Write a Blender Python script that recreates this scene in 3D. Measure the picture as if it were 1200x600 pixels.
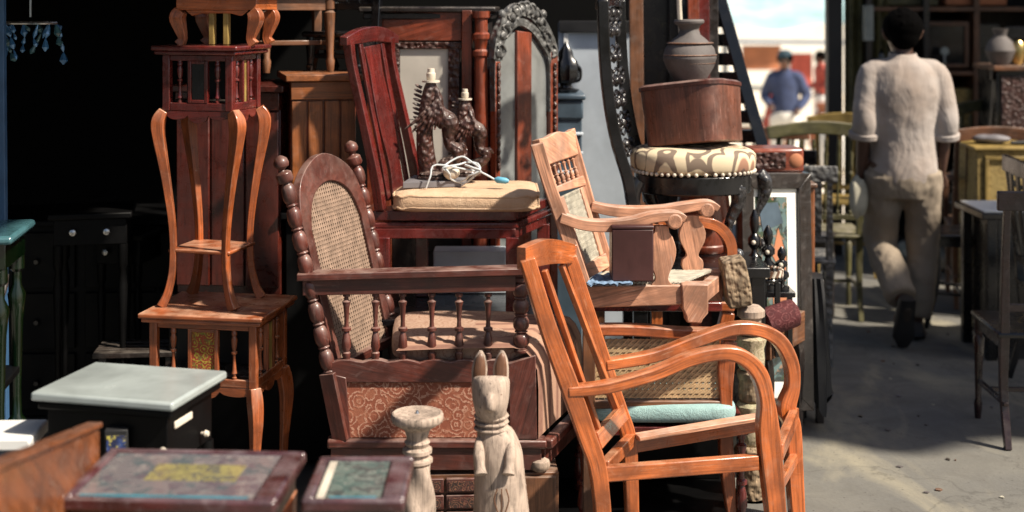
import bpy, bmesh, math, random
from mathutils import Vector, Matrix
random.seed(7)
for o in list(bpy.data.objects): bpy.data.objects.remove(o)
C = bpy.context.scene
COL = C.collection
V = Vector
# ------------------------------------------------------------------ camera, light
FP, V0, H = 1600.0, 5.0, 1.70          # focal length in photo pixels, horizon row, eye height
cd = bpy.data.cameras.new('camera'); cam = bpy.data.objects.new('camera', cd); COL.objects.link(cam)
cam.location = (0, 0, H); cam.rotation_euler = (math.radians(90), 0, 0)
cd.sensor_width = 36; cd.lens = 36*FP/1200; cd.shift_y = -(300-V0)/1200.0
cd.clip_start = .05; cd.clip_end = 500
cd.dof.use_dof = True; cd.dof.focus_distance = 4.35; cd.dof.aperture_fstop = 1.9
C.camera = cam
SUN_EL, SUN_AZ = math.radians(48), math.radians(118)      # azimuth from +Y towards +X
w = bpy.data.worlds.new('World'); C.world = w; w.use_nodes = True
nt = w.node_tree; sky = nt.nodes.new('ShaderNodeTexSky'); sky.sky_type = 'NISHITA'; sky.sun_disc = False
sky.sun_elevation = SUN_EL; sky.sun_rotation = SUN_AZ; sky.air_density = 1.0; sky.dust_density = 2.5
bg = nt.nodes['Background']; bg.inputs[1].default_value = .058; nt.links.new(sky.outputs[0], bg.inputs[0])
ld = bpy.data.lights.new('sun', 'SUN'); ld.energy = 5.0; ld.angle = math.radians(2.0); ld.color = (1, .90, .76)
sun = bpy.data.objects.new('sun', ld); COL.objects.link(sun)
sdir = V((math.cos(SUN_EL)*math.sin(SUN_AZ), math.cos(SUN_EL)*math.cos(SUN_AZ), math.sin(SUN_EL)))
sun.rotation_euler = sdir.to_track_quat('Z', 'Y').to_euler(); sun.location = sdir*20
C.view_settings.view_transform = 'Standard'; C.view_settings.look = 'None'
C.view_settings.exposure = .8; C.view_settings.gamma = 1; C.view_settings.use_curve_mapping = False
# ------------------------------------------------------------------ projection helpers
def P(u, v, Y): return V(((u-600)*Y/FP, Y, H-(v-V0)*Y/FP))
def PZ(u, v, z):
    Y = (H-z)*FP/(v-V0); return V(((u-600)*Y/FP, Y, z))
class VP:                                   # a vertical plane through two plan points
    def __init__(s, ua, Ya, ub, Yb):
        s.a = V(((ua-600)*Ya/FP, Ya)); s.b = V(((ub-600)*Yb/FP, Yb)); s.d = (s.b-s.a).normalized()
        s.n = V((-s.d.y, s.d.x, 0)); s.t = V((s.d.x, s.d.y, 0))
    def __call__(s, u, v, off=0):
        k = (u-600)/FP; n = V((-s.d.y, s.d.x)); Y = n.dot(s.a)/(n.x*k+n.y)
        return P(u, v, Y) + s.n*off
def frame(x, y, z, deg): return Matrix.Translation((x, y, z)) @ Matrix.Rotation(math.radians(deg), 4, 'Z')
# ------------------------------------------------------------------ mesh builder
def crom(pts, n):
    out = []; m = len(pts)
    for i in range(m-1):
        a = pts[max(i-1, 0)]; b = pts[i]; c = pts[i+1]; d = pts[min(i+2, m-1)]
        for k in range(n):
            t = k/n; t2 = t*t; t3 = t2*t
            out.append(.5*((2*b)+(c-a)*t+(2*a-5*b+4*c-d)*t2+(3*b-a-3*c+d)*t3))
    out.append(pts[-1]*1.0); return out
class MB:
    def __init__(s, M=None): s.v = []; s.f = []; s.g = []; s.M = M
    def add(s, vs, fs, gs=None):
        o = len(s.v); r = V((random.random()*9, random.random()*9, random.random()*9))
        for i, p in enumerate(vs):
            p = V(p); s.g.append((V(gs[i]) if gs else p)+r); s.v.append(s.M @ p if s.M else p)
        s.f += [tuple(i+o for i in f) for f in fs]
        return s
    def sweep(s, pts, size, side=(0, 1, 0), n=4, smooth=0, caps=True, closed=False):
        pts = [V(p) for p in pts]
        if not isinstance(size, list): size = [size]*len(pts)
        size = [V((a, a)) if isinstance(a, (int, float)) else V(a) for a in size]
        if smooth:
            size = crom([V((a.x, a.y, 0)) for a in size], smooth); pts = crom(pts, smooth)
        side = V(side); vs = []; gs = []; L = 0; m = len(pts)
        for i, p in enumerate(pts):
            if closed: t = pts[(i+1) % m]-pts[i-1]
            else: t = pts[min(i+1, m-1)]-pts[max(i-1, 0)]
            if t.length < 1e-9: t = V((0, 0, 1))
            t.normalize(); a = side - t*side.dot(t)
            if a.length < 1e-3: a = t.orthogonal()
            a.normalize(); b = t.cross(a)
            if i: L += (p-pts[i-1]).length
            for k in range(n):
                if n == 4: x, y = ((-1, -1), (1, -1), (1, 1), (-1, 1))[k]
                else: ph = 2*math.pi*k/n; x, y = math.cos(ph), math.sin(ph)
                x *= size[i].x/2; y *= size[i].y/2
                vs.append(p+a*x+b*y); gs.append(V((L, x, y)))
        fs = []
        for i in range(m if closed else m-1):
            j = (i+1) % m
            for k in range(n): fs.append((i*n+k, i*n+(k+1) % n, j*n+(k+1) % n, j*n+k))
        if caps and not closed: fs += [tuple(range(n-1, -1, -1)), tuple((m-1)*n+k for k in range(n))]
        return s.add(vs, fs, gs)
    def beam(s, a, b, w, h, side=(0, 1, 0)): return s.sweep([a, b], [(w, h)]*2, side)
    def box(s, x0, x1, y0, y1, z0, z1):
        c = [(x0+x1)/2, (y0+y1)/2, (z0+z1)/2]; d = [x1-x0, y1-y0, z1-z0]; ax = d.index(max(d))
        vs = [(x, y, z) for x in (x0, x1) for y in (y0, y1) for z in (z0, z1)]
        gs = [V((p[ax], p[(ax+1) % 3], p[(ax+2) % 3])) for p in vs]
        return s.add(vs, [(0, 1, 3, 2), (4, 6, 7, 5), (0, 4, 5, 1), (2, 3, 7, 6), (0, 2, 6, 4), (1, 5, 7, 3)], gs)
    def lathe(s, a, b, prof, R=1, n=14, fn=None):
        a = V(a); b = V(b); d = b-a; L = d.length; t = d.normalized(); u = t.orthogonal().normalized(); w_ = t.cross(u)
        vs = []; gs = []; m = len(prof)
        for (q, r) in prof:
            for k in range(n):
                ph = 2*math.pi*k/n; rr = r*R*(fn(q, ph) if fn else 1)
                x, y = math.cos(ph)*rr, math.sin(ph)*rr
                vs.append(a+d*q+u*x+w_*y); gs.append(V((q*L, x, y)))
        fs = [(i*n+k, i*n+(k+1) % n, (i+1)*n+(k+1) % n, (i+1)*n+k) for i in range(m-1) for k in range(n)]
        fs += [tuple(range(n-1, -1, -1)), tuple((m-1)*n+k for k in range(n))]
        return s.add(vs, fs, gs)
    def prism(s, poly, th, normal=None):     # 3-D polygon (planar) thickened by th along the normal, centred
        poly = [V(p) for p in poly]; n_ = V(normal) if normal else (poly[1]-poly[0]).cross(poly[2]-poly[0])
        n_.normalize(); m = len(poly); c = sum(poly, V())/m
        ax = max(poly, key=lambda p: (p-c).length)-c; ax.normalize(); bx = n_.cross(ax)
        vs = [p-n_*th/2 for p in poly]+[p+n_*th/2 for p in poly]
        gs = [V(((p-c).dot(ax), (p-c).dot(bx), (p-c).dot(n_))) for p in vs]
        fs = [tuple(range(m-1, -1, -1)), tuple(range(m, 2*m))]+[(i, (i+1) % m, m+(i+1) % m, m+i) for i in range(m)]
        return s.add(vs, fs, gs)
    def quad(s, a, b, c, d, th):              # slab under a quad
        a, b, c, d = V(a), V(b), V(c), V(d); n_ = (b-a).cross(d-a).normalized()*th
        ax = (b-a).normalized(); bx = n_.cross(ax).normalized()
        vs = [a, b, c, d, a-n_, b-n_, c-n_, d-n_]
        return s.add(vs, [(0, 1, 2, 3), (7, 6, 5, 4), (0, 4, 5, 1), (1, 5, 6, 2), (2, 6, 7, 3), (3, 7, 4, 0)], [V((p.dot(ax), p.dot(bx), p.dot(n_))) for p in vs])
    def pad(s, c, size, e1=.45, e2=.35, nu=28, nv=14, axes=None, wob=0):   # superellipsoid cushion
        c = V(c); X, Y, Z = axes or (V((1, 0, 0)), V((0, 1, 0)), V((0, 0, 1))); vs = []; gs = []
        sp = lambda x, e: math.copysign(abs(x)**e, x)
        ph0 = random.random()*6
        for j in range(nv+1):
            th = -math.pi/2+math.pi*j/nv
            for i in range(nu):
                ph = 2*math.pi*i/nu
                x = sp(math.cos(th), e1)*sp(math.cos(ph), e2); y = sp(math.cos(th), e1)*sp(math.sin(ph), e2); z = sp(math.sin(th), e1)
                k = 1+wob*math.sin(3*ph+ph0)*math.cos(th)
                q = V((x*size[0]/2*k, y*size[1]/2*k, z*size[2]/2*(1+wob*2*math.sin(x*5+ph0)*math.cos(y*4))))
                vs.append(c+X*q.x+Y*q.y+Z*q.z); gs.append(q)
        fs = [(j*nu+i, j*nu+(i+1) % nu, (j+1)*nu+(i+1) % nu, (j+1)*nu+i) for j in range(nv) for i in range(nu)]
        return s.add(vs, fs, gs)
    def ball(s, c, r, n=14): 
        r = r if isinstance(r, (tuple, list)) else (r, r, r)
        return s.pad(c, (r[0]*2, r[1]*2, r[2]*2), 1, 1, n, n//2+2)
    def cane(s, q, nu, nv, wd, inside=None, diag=True):   # woven cane on a quad q = 4 corners (s,t: 00,10,11,01)
        a, b, c, d = [V(p) for p in q]
        nrm = (b-a).cross(d-a).normalized()
        at = lambda x, y: a*(1-x)*(1-y)+b*x*(1-y)+c*x*y+d*(1-x)*y
        def line(x0, y0, x1, y1, off):
            K = 1 if inside is None else 40; seg = None
            runs = []
            for k in range(K+1):
                x, y = x0+(x1-x0)*k/K, y0+(y1-y0)*k/K
                ok = inside is None or inside(x, y)
                if ok and seg is None: seg = (x, y)
                if (not ok or k == K) and seg is not None:
                    runs.append((seg, (x, y))); seg = None
            for (p, r) in runs:
                A, B = at(*p)+nrm*off, at(*r)+nrm*off
                if (A-B).length > .004: s.beam(A, B, wd, wd*.45, (B-A).cross(nrm))
        for i in range(nu+1):
            x = i/nu
            for e in (-.13, .13):
                if 0 <= x+e/nu <= 1: line(x+e/nu, 0, x+e/nu, 1, 0)
        for j in range(nv+1):
            y = j/nv
            for e in (-.13, .13):
                if 0 <= y+e/nv <= 1: line(0, y+e/nv, 1, y+e/nv, wd*.5)
        if diag:
            for k in range(-nv, nu+1):
                x0, y0 = max(k, 0), max(-k, 0); L = min(nu-x0, nv-y0)
                if L > 0:
                    line((x0)/nu, y0/nv, (x0+L)/nu, (y0+L)/nv, wd); line(x0/nu, 1-y0/nv, (x0+L)/nu, 1-(y0+L)/nv, -wd*.5)
        return s
    def build(s, name, mat, parent=None, bevel=.0025, loc=None, ang=38):
        base = parent
        while base is not None and base.parent is not None: base = base.parent
        off = V(loc) if loc is not None else (base.location.copy() if base else V((0, 0, 0)))
        me = bpy.data.meshes.new(name); me.from_pydata([p-off for p in s.v], [], s.f); me.materials.append(MAT[mat] if isinstance(mat, str) else mat)
        at = me.attributes.new('g', 'FLOAT_VECTOR', 'POINT'); at.data.foreach_set('vector', [c for p in s.g for c in p])
        bm = bmesh.new(); bm.from_mesh(me); bmesh.ops.recalc_face_normals(bm, faces=bm.faces); bm.to_mesh(me); bm.free()
        me.shade_smooth(); me.set_sharp_from_angle(angle=math.radians(ang))
        o = bpy.data.objects.new(name, me); COL.objects.link(o)
        if base is None: o.location = off
        if parent: o.parent = parent
        if bevel:
            b = o.modifiers.new('bevel', 'BEVEL'); b.width = bevel; b.segments = 2; b.limit_method = 'ANGLE'; b.angle_limit = math.radians(42)
        return o
def tag(o, label, cat=None, group=None):
    o['label'] = label
    if cat: o['category'] = cat
    if group: o['group'] = group
    return o
def thing(name, label, cat, loc, group=None):
    o = bpy.data.objects.new(name, None); COL.objects.link(o); o.location = V(loc); o.empty_display_size = .1
    bpy.context.view_layer.update()
    return tag(o, label, cat, group)
def struct(o): o['kind'] = 'structure'; return o
def dup(r, loc, rz=None, label=None):
    c = r.copy(); COL.objects.link(c); c.location = V(loc)
    if rz is not None: c.rotation_euler = (0, 0, rz)
    if label: c['label'] = label
    for ch in r.children:
        d = ch.copy(); COL.objects.link(d); d.parent = c
        for g in ch.children:
            e = g.copy(); COL.objects.link(e); e.parent = d
    return c
def melt(mbs, name, mat, parent, voxel=.012, sm=4, wr=0):    # voxel union of overlapping lofts -> one continuous skin
    o = mbs.build(name, mat, parent, bevel=0)
    m = o.modifiers.new('r', 'REMESH'); m.mode = 'VOXEL'; m.voxel_size = voxel
    m = o.modifiers.new('s', 'SMOOTH'); m.iterations = sm; m.factor = .5
    if wr:
        tx = bpy.data.textures.new('wrinkle', 'CLOUDS'); tx.noise_scale = .09; tx.noise_depth = 2
        m = o.modifiers.new('d', 'DISPLACE'); m.texture = tx; m.strength = wr; m.mid_level = .5; m.texture_coords = 'LOCAL'
    bpy.context.view_layer.update(); dg = bpy.context.evaluated_depsgraph_get()
    me = bpy.data.meshes.new_from_object(o.evaluated_get(dg)); o.modifiers.clear(); o.data = me
    me.shade_smooth()
    return o
# ------------------------------------------------------------------ materials
MAT = {}
class N:
    def __init__(s, name):
        m = bpy.data.materials.new(name); m.use_nodes = True; s.m = m; s.t = m.node_tree; s.b = s.t.nodes['Principled BSDF']; MAT[name] = m
    def n(s, ty, **k):
        x = s.t.nodes.new('ShaderNode'+ty)
        for a, b in k.items():
            if a.startswith('i_'): x.inputs[a[2:].replace('_', ' ')].default_value = b
            else: setattr(x, a, b)
        return x
    def l(s, a, b): s.t.links.new(a, b)
    def coord(s, g=True, scale=(1, 1, 1), rot=(0, 0, 0)):
        if g: a = s.n('Attribute', attribute_name='g'); out = a.outputs['Vector']
        else: out = s.n('TexCoord').outputs['Object']
        mp = s.n('Mapping'); mp.inputs['Scale'].default_value = scale; mp.inputs['Rotation'].default_value = rot; s.l(out, mp.inputs[0]); return mp.outputs[0]
    def noise(s, co, scale, detail=4, dist=0, rough=.55):
        x = s.n('TexNoise'); x.inputs['Scale'].default_value = scale; x.inputs['Detail'].default_value = detail; x.inputs['Distortion'].default_value = dist; x.inputs['Roughness'].default_value = rough
        s.l(co, x.inputs['Vector']); return x.outputs[0]
    def ramp(s, f, stops, mode='LINEAR'):
        r = s.n('ValToRGB'); r.color_ramp.interpolation = mode; e = r.color_ramp.elements
        while len(e) < len(stops): e.new(.5)
        for i, (p, c) in enumerate(stops): e[i].position = p; e[i].color = (c if isinstance(c, tuple) else (c, c, c))+(1,)
        s.l(f, r.inputs[0]); return r.outputs[0]
    def mix(s, f, a, b, mode='MIX'):
        x = s.n('Mix', data_type='RGBA', blend_type=mode)
        for sock, val in ((x.inputs[0], f), (x.inputs[6], a), (x.inputs[7], b)):
            if isinstance(val, (int, float)): sock.default_value = val
            elif isinstance(val, tuple): sock.default_value = val+(1,)
            else: s.l(val, sock)
        return x.outputs[2]
    def bump(s, h, strength=.3, dist=.002):
        b = s.n('Bump'); b.inputs['Strength'].default_value = strength; b.inputs['Distance'].default_value = dist
        s.l(h, b.inputs['Height']); s.l(b.outputs[0], s.b.inputs['Normal'])
    def out(s, col=None, rough=.5, coat=0, metal=0, spec=.5):
        if col is not None:
            if isinstance(col, tuple): s.b.inputs['Base Color'].default_value = col+(1,)
            else: s.l(col, s.b.inputs['Base Color'])
        if isinstance(rough, (int, float)): s.b.inputs['Roughness'].default_value = rough
        else: s.l(rough, s.b.inputs['Roughness'])
        s.b.inputs['Coat Weight'].default_value = coat; s.b.inputs['Coat Roughness'].default_value = .18
        s.b.inputs['Metallic'].default_value = metal; s.b.inputs['Specular IOR Level'].default_value = spec
        return s.m
def mul(c, k): return tuple(min(1, x*k) for x in c)
def wood(name, c, dark=.45, rough=.42, coat=.25, dust_sheen=.15, dcol=(.42, .37, .32), carve=0, gs=1, worn=0):
    s = N(name)
    f = s.noise(s.coord(scale=(2.2*gs, 42*gs, 42*gs)), 1.6, 6, .9)
    fine = s.noise(s.coord(scale=(6, 190, 190)), 1.5, 3, .2)
    ob = s.coord(False)
    blot = s.noise(ob, 7, 5, .4)
    col = s.ramp(f, [(.30, mul(c, dark*.55)), (.42, mul(c, .75)), (.54, mul(c, 1.12)), (.68, tuple(min(1, x*1.35+.015) for x in c))])
    col = s.mix(.42, col, s.ramp(fine, [(.35, mul(c, .2)), (.6, mul(c, 1.35))]))
    col = s.mix(s.ramp(blot, [(.40, 0.0), (.66, .85)]), col, tuple(x*.36+.004 for x in c))
    dull = s.noise(ob, 19, 6, 1.2, .65); col = s.mix(s.ramp(dull, [(.56, 0.0), (.7, .4)]), col, tuple(x*.55+y*.25 for x, y in zip(c, dcol)))
    sc = s.noise(s.coord(scale=(7, 75, 75)), 1.4, 5, .5, .7)
    if worn: col = s.mix(s.ramp(sc, [(.60, 0.0), (.68, worn*.8)]), col, dcol)
    if dust_sheen:  # pale tint on up-facing sides: dust plus painted sky sheen
        g = s.n('NewGeometry'); sep = s.n('SeparateXYZ'); s.l(g.outputs['Normal'], sep.inputs[0])
        up = s.n('Math', operation='MULTIPLY'); up.use_clamp = True; s.l(sep.outputs[2], up.inputs[0])
        s.l(s.ramp(s.noise(ob, 16, 5), [(.35, 0.0), (.7, min(1, dust_sheen*2.2))]), up.inputs[1])
        col = s.mix(up.outputs[0], col, dcol)
    h = f
    if carve:
        v = s.n('TexVoronoi', feature='SMOOTH_F1'); v.inputs['Scale'].default_value = carve; s.l(s.noise_vec(ob, carve*.4) if False else ob, v.inputs['Vector'])
        h = s.mix(.8, f, v.outputs[0]); col = s.mix(s.ramp(v.outputs[0], [(.25, 0.0), (.6, .7)]), col, mul(c, .3))
        s.bump(h, .9, .02)
    else: s.bump(s.mix(.5, f, sc), .25, .0015)
    r = s.ramp(dull, [(.35, max(.05, rough-.14)), (.65, min(1, rough+.28))])
    return s.out(col, r, coat)
wood('orange_teak', (.35, .088, .025), dark=.4, rough=.34, coat=.4, dust_sheen=.4, worn=.3, dcol=(.55, .33, .22))  # strong pale tint paints the sky highlight onto top faces
wood('bright_teak', (.45, .115, .028), dark=.36, rough=.3, coat=.5, dust_sheen=.2, dcol=(.62, .38, .24), worn=.3)
wood('pale_teak', (.56, .27, .16), dark=.5, rough=.55, coat=.05, dust_sheen=.3, dcol=(.6, .48, .4), worn=.35)
wood('maroon_wood', (.115, .012, .009), dark=.4, rough=.22, coat=.6, dust_sheen=.1, dcol=(.25, .13, .12))
wood('panel_red', (.085, .012, .006), dark=.3, rough=.3, coat=.5, dust_sheen=0, dcol=(.12, .05, .03), gs=.5)
wood('red_wood', (.22, .042, .016), dark=.35, rough=.32, coat=.4, dust_sheen=.1)
wood('black_cherry', (.02, .004, .004), dark=.4, rough=.3, coat=.4, dust_sheen=.1)
wood('dusty_wood', (.095, .022, .014), dark=.4, rough=.42, coat=.25, dust_sheen=.32, dcol=(.36, .25, .21), worn=.22)
wood('slat_wood', (.30, .095, .026), dark=.3, rough=.4, coat=.2, dust_sheen=.1, gs=.8)
wood('brown_wood', (.16, .065, .028), dark=.4, rough=.45, coat=.15, dust_sheen=.2)
wood('dark_wood', (.014, .008, .006), dark=.4, rough=.35, coat=.3, dust_sheen=.12)
wood('shed_wood', (.02, .016, .012), dark=.4, rough=.8, coat=0, dust_sheen=.1)
wood('olive_paint', (.105, .095, .035), dark=.5, rough=.55, coat=0, dust_sheen=.2, worn=.3)
wood('raw_wood', (.40, .30, .23), dark=.38, rough=.75, coat=0, dust_sheen=.2, dcol=(.56, .46, .4), worn=.5, gs=.7)
wood('worn_metal', (.15, .05, .028), dark=.3, rough=.4, coat=.2, dust_sheen=.4, dcol=(.42, .22, .17), worn=.6, gs=.4)
wood('raw_carved', (.38, .27, .165), dark=.4, rough=.8, coat=0, dust_sheen=.1, carve=55)
wood('dark_carved', (.075, .022, .014), dark=.4, rough=.4, coat=.3, dust_sheen=.25, carve=60)
wood('black_carved', (.016, .013, .014), dark=.5, rough=.25, coat=.6, dust_sheen=.2, dcol=(.3, .32, .36), carve=45)
wood('grey_carved', (.15, .15, .145), dark=.4, rough=.4, coat=.3, dust_sheen=.2, carve=45)
wood('front_panel', (.21, .065, .02), dark=.3, rough=.35, coat=.3, dust_sheen=.05, gs=.5, worn=.25)
def plain(name, c, rough=.5, metal=0, coat=0, nscale=9, var=.35, bs=.1, spec=.5):
    s = N(name); ob = s.coord(False); f = s.noise(ob, nscale, 5, .3)
    s.bump(s.noise(ob, nscale*9, 3), bs, .002)
    return s.out(s.ramp(f, [(.3, mul(c, 1-var)), (.7, mul(c, 1+var*.4))]), s.ramp(f, [(.3, max(.03, rough-.12)), (.7, min(1, rough+.1))]), coat, metal, spec)
plain('black_lacquer', (.004, .004, .005), .28, coat=.25, var=.3)
plain('black_paint', (.012, .012, .013), .6)
plain('brass', (.55, .40, .16), .35, metal=1)
plain('silver', (.6, .6, .6), .3, metal=1)
plain('bone', (.62, .55, .45), .5)
plain('cord_white', (.62, .66, .68), .5)
plain('plug_blue', (.10, .32, .45), .4)
plain('marble', (.34, .38, .37), .22, coat=.2, nscale=5, var=.35)
plain('teal_top', (.05, .13, .15), .25, coat=.3)
plain('green_glaze', (.0012, .007, .0015), .2, coat=.5)
plain('blue_paint', (.04, .10, .20), .45)
plain('pale_blue', (.58, .64, .70), .5, nscale=4, var=.3)
plain('blue_grey', (.06, .09, .12), .4, coat=.2)
plain('white_paint', (.66, .66, .64), .6, nscale=3, var=.15)
plain('mat_board', (.78, .76, .70), .8, var=.06)
plain('clay', (.12, .105, .10), .75, nscale=14, var=.4, bs=.3)
plain('book_grey', (.17, .16, .17), .6)

plain('blue_cloth', (.18, .28, .42), .9, nscale=50, var=.6, bs=.5)
plain('box_maroon', (.055, .016, .014), .5, coat=.1)
plain('navy', (.05, .07, .15), .85)
plain('white_cloth', (.7, .7, .68), .85, nscale=20, var=.15)
plain('mat_pale', (.45, .42, .33), .9)
plain('outside_wall', (.80, .78, .72), .9, nscale=.8, var=.12)
plain('outside_ground', (.70, .62, .50), .95, nscale=.6, var=.2)
plain('tarp_teal', (.42, .62, .64), .6, nscale=1.5, var=.4)
plain('tarp_white', (.82, .84, .82), .6, nscale=1.5, var=.1)
plain('terracotta', (.45, .17, .08), .8, nscale=3)
plain('skin', (.085, .04, .026), .5)
plain('hair', (.0015, .0013, .0013), .95, nscale=60, bs=.8, spec=.03)
plain('shoe', (.03, .022, .017), .6)
plain('yellow_wood', (.30, .205, .06), .5, nscale=14, var=.5)
plain('cap_teal', (.02, .05, .07), .8)
plain('red_cloth', (.5, .10, .07), .9)
plain('roofing', (.06, .055, .05), .8)
plain('shade_wall', (.003, .003, .003), .9, spec=.1)  # near-black wall colour stands in for deep shade
plain('screen_dark', (.01, .01, .012), .12, coat=.4)
def cloth(name, c, c2, wscale=260):
    s = N(name); ob = s.coord(False)
    w1 = s.noise(s.coord(False, scale=(1, 1, .5)), 8, 4, .9); w2 = s.noise(ob, 4, 3)
    col = s.mix(s.ramp(w2, [(.35, 0.0), (.7, .8)]), c, c2); s.bump(w1, .4, .04)
    return s.out(col, .9)
cloth('shirt', (.36, .32, .295), (.25, .19, .15)); cloth('trousers', (.27, .22, .165), (.19, .15, .11))
plain('black_dull', (.002, .002, .0022), .5, spec=.15, bs=.05)  # darker copy of the black lacquer, shade put into the colour
def cane_mat(name, c):
    s = N(name); f = s.noise(s.coord(False), 30, 4); s.out(s.ramp(f, [(.3, mul(c, .55)), (.7, c)]), .5, .1)
cane_mat('cane', (.52, .36, .20)); cane_mat('cane_pink', (.33, .23, .17)); cane_mat('cane_white', (.60, .56, .46))
def damask(name, base, fig, fig2, scale):
    s = N(name); ob = s.coord(False); 
    wv = s.n('TexWave', wave_type='RINGS', rings_direction='SPHERICAL'); 
    vo = s.n('TexVoronoi'); vo.inputs['Scale'].default_value = scale; s.l(ob, vo.inputs['Vector'])
    sub = s.n('VectorMath', operation='SUBTRACT'); s.l(ob, sub.inputs[0]); 
    sc = s.n('VectorMath', operation='SCALE'); s.l(vo.outputs['Position'], sc.inputs[0]); sc.inputs['Scale'].default_value = 1
    m1 = s.n('Math', operation='MULTIPLY'); s.l(vo.outputs['Distance'], m1.inputs[0]); m1.inputs[1].default_value = 22
    nz = s.noise(ob, scale*2.2, 3, 2.5); m2 = s.n('Math', operation='MULTIPLY_ADD'); s.l(nz, m2.inputs[0]); m2.inputs[1].default_value = 9; s.l(m1.outputs[0], m2.inputs[2])
    sn = s.n('Math', operation='SINE'); s.l(m2.outputs[0], sn.inputs[0])
    col = s.mix(s.ramp(sn.outputs[0], [(.55, 0.0), (.8, .85)]), base, fig)
    col = s.mix(s.ramp(s.noise(ob, scale*1.3, 2), [(.5, 0.0), (.62, .6)]), col, fig2)
    s.bump(sn.outputs[0], .2, .002)
    return s.out(col, .85)
damask('floral_brown', (.22, .062, .032), (.46, .26, .18), (.30, .11, .06), 24)
damask('floral_tile', (.30, .05, .02), (.42, .36, .04), (.10, .16, .03), 34)
damask('floral_dark', (.03, .016, .012), (.22, .09, .05), (.07, .02, .016), 50)
damask('blue_yellow', (.01, .015, .05), (.45, .38, .06), (.03, .07, .25), 26)
damask('seat_swirl', (.60, .50, .34), (.20, .12, .08), (.66, .58, .42), 5.5)
def rings(name, base, line, fill, sc):
    s = N(name); ob = s.coord(False, scale=(1, 1, .5)); vo = s.n('TexVoronoi'); vo.inputs['Scale'].default_value = sc; vo.inputs['Randomness'].default_value = .6; s.l(ob, vo.inputs['Vector'])
    m1 = s.n('Math', operation='MULTIPLY_ADD'); s.l(vo.outputs['Distance'], m1.inputs[0]); m1.inputs[1].default_value = 20; s.l(s.noise(ob, 9, 2), m1.inputs[2]); sn = s.n('Math', operation='SINE'); s.l(m1.outputs[0], sn.inputs[0])
    col = s.mix(s.ramp(vo.outputs['Distance'], [(.22, .85), (.26, 0.0)]), base, fill); col = s.mix(s.ramp(sn.outputs[0], [(.55, 0.0), (.7, .9)]), col, line); s.bump(s.noise(s.coord(False), 300, 2), .3, .001); s.out(col, .85)
damask('rose_faded', (.38, .25, .18), (.26, .14, .09), (.33, .20, .14), 22)
rings('seat_rings', (.60, .50, .34), (.13, .09, .07), (.25, .10, .06), 8)
damask('red_velvet', (.07, .008, .010), (.16, .05, .05), (.05, .008, .01), 30)
damask('yellow_carved', (.30, .21, .07), (.14, .09, .03), (.34, .25, .09), 10)
damask('stone_carved', (.40, .33, .22), (.22, .18, .10), (.36, .36, .22), 24)
def stripes(name, a, b, c3):
    s = N(name); co = s.coord(True); sep = s.n('SeparateXYZ'); s.l(co, sep.inputs[0])
    m1 = s.n('Math', operation='MULTIPLY'); s.l(sep.outputs[1], m1.inputs[0]); m1.inputs[1].default_value = 85
    sn = s.n('Math', operation='SINE'); s.l(m1.outputs[0], sn.inputs[0])
    col = s.ramp(sn.outputs[0], [(.1, a), (.5, b), (.9, c3)]); col = s.mix(s.ramp(s.noise(s.coord(False), 60, 4), [(.3, 0.0), (.8, .6)]), col, mul(a, .7))
    s.bump(s.noise(s.coord(False), 220, 3), .3, .001); return s.out(col, .9)
stripes('rose_cloth', (.38, .22, .15), (.30, .165, .115), (.18, .085, .06))
def fabric(name, c, d):
    s = N(name); f = s.noise(s.coord(False), 14, 5); g = s.mix(.6, s.noise(s.coord(False), 320, 2), s.noise(s.coord(False), 16, 4, 1.8))
    s.bump(g, .7, .012); return s.out(s.mix(s.ramp(f, [(.35, 0.0), (.7, .7)]), c, d), .9)
fabric('teal_cloth', (.30, .46, .45), (.20, .33, .33)); fabric('beige_cushion', (.58, .41, .27), (.44, .27, .16)); fabric('rose_seat', (.42, .28, .23), (.32, .20, .16))
# glass & picture
def glassy(name, c, rough=.05, metal=.0, coat=1):
    s = N(name); f = s.noise(s.coord(False), 7, 4, .6); s.out(s.ramp(f, [(.3, mul(c, .6)), (.7, c)]), s.ramp(f, [(.3, rough), (.7, rough+.12)]), coat, metal); s.bump(f, .05, .01)
plain('mirror', (.56, .52, .46), .12, coat=.6, nscale=3, var=.25); glassy('glass_dark', (.34, .36, .36), .08, .35); glassy('picture_glass', (.13, .11, .13), .06); glassy('picture_green', (.07, .15, .13), .05)  # mirror: its bright reflection is painted as a pale cream base colour
glassy('blue_glass', (.08, .25, .5), .05, .3)
glassy('picture_yellow', (.42, .38, .08), .15); glassy('picture_blue', (.06, .26, .34), .1)
def weathered(name, c):
    s = N(name); f = s.noise(s.coord(False, scale=(46, 46, 3.2)), 1.3, 7, 1.0, .65); b = s.noise(s.coord(False), 15, 6, 1); k = s.noise(s.coord(False, scale=(90, 90, 7)), 1.2, 5, .6)
    col = s.ramp(f, [(.32, mul(c, .30)), (.45, mul(c, .8)), (.6, c), (.75, mul(c, 1.35))]); col = s.mix(s.ramp(b, [(.42, 0.0), (.7, .7)]), col, mul(c, .45)); col = s.mix(s.ramp(k, [(.30, .9), (.38, 0.0)]), col, mul(c, .12))
    vo = s.n('TexVoronoi'); vo.inputs['Scale'].default_value = 48; s.l(s.coord(False, scale=(1, 1, .45)), vo.inputs['Vector'])
    s.bump(s.mix(.35, s.mix(.5, f, k), vo.outputs['Distance']), .8, .006); return s.out(col, .8)
weathered('weathered', (.44, .34, .27))
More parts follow.
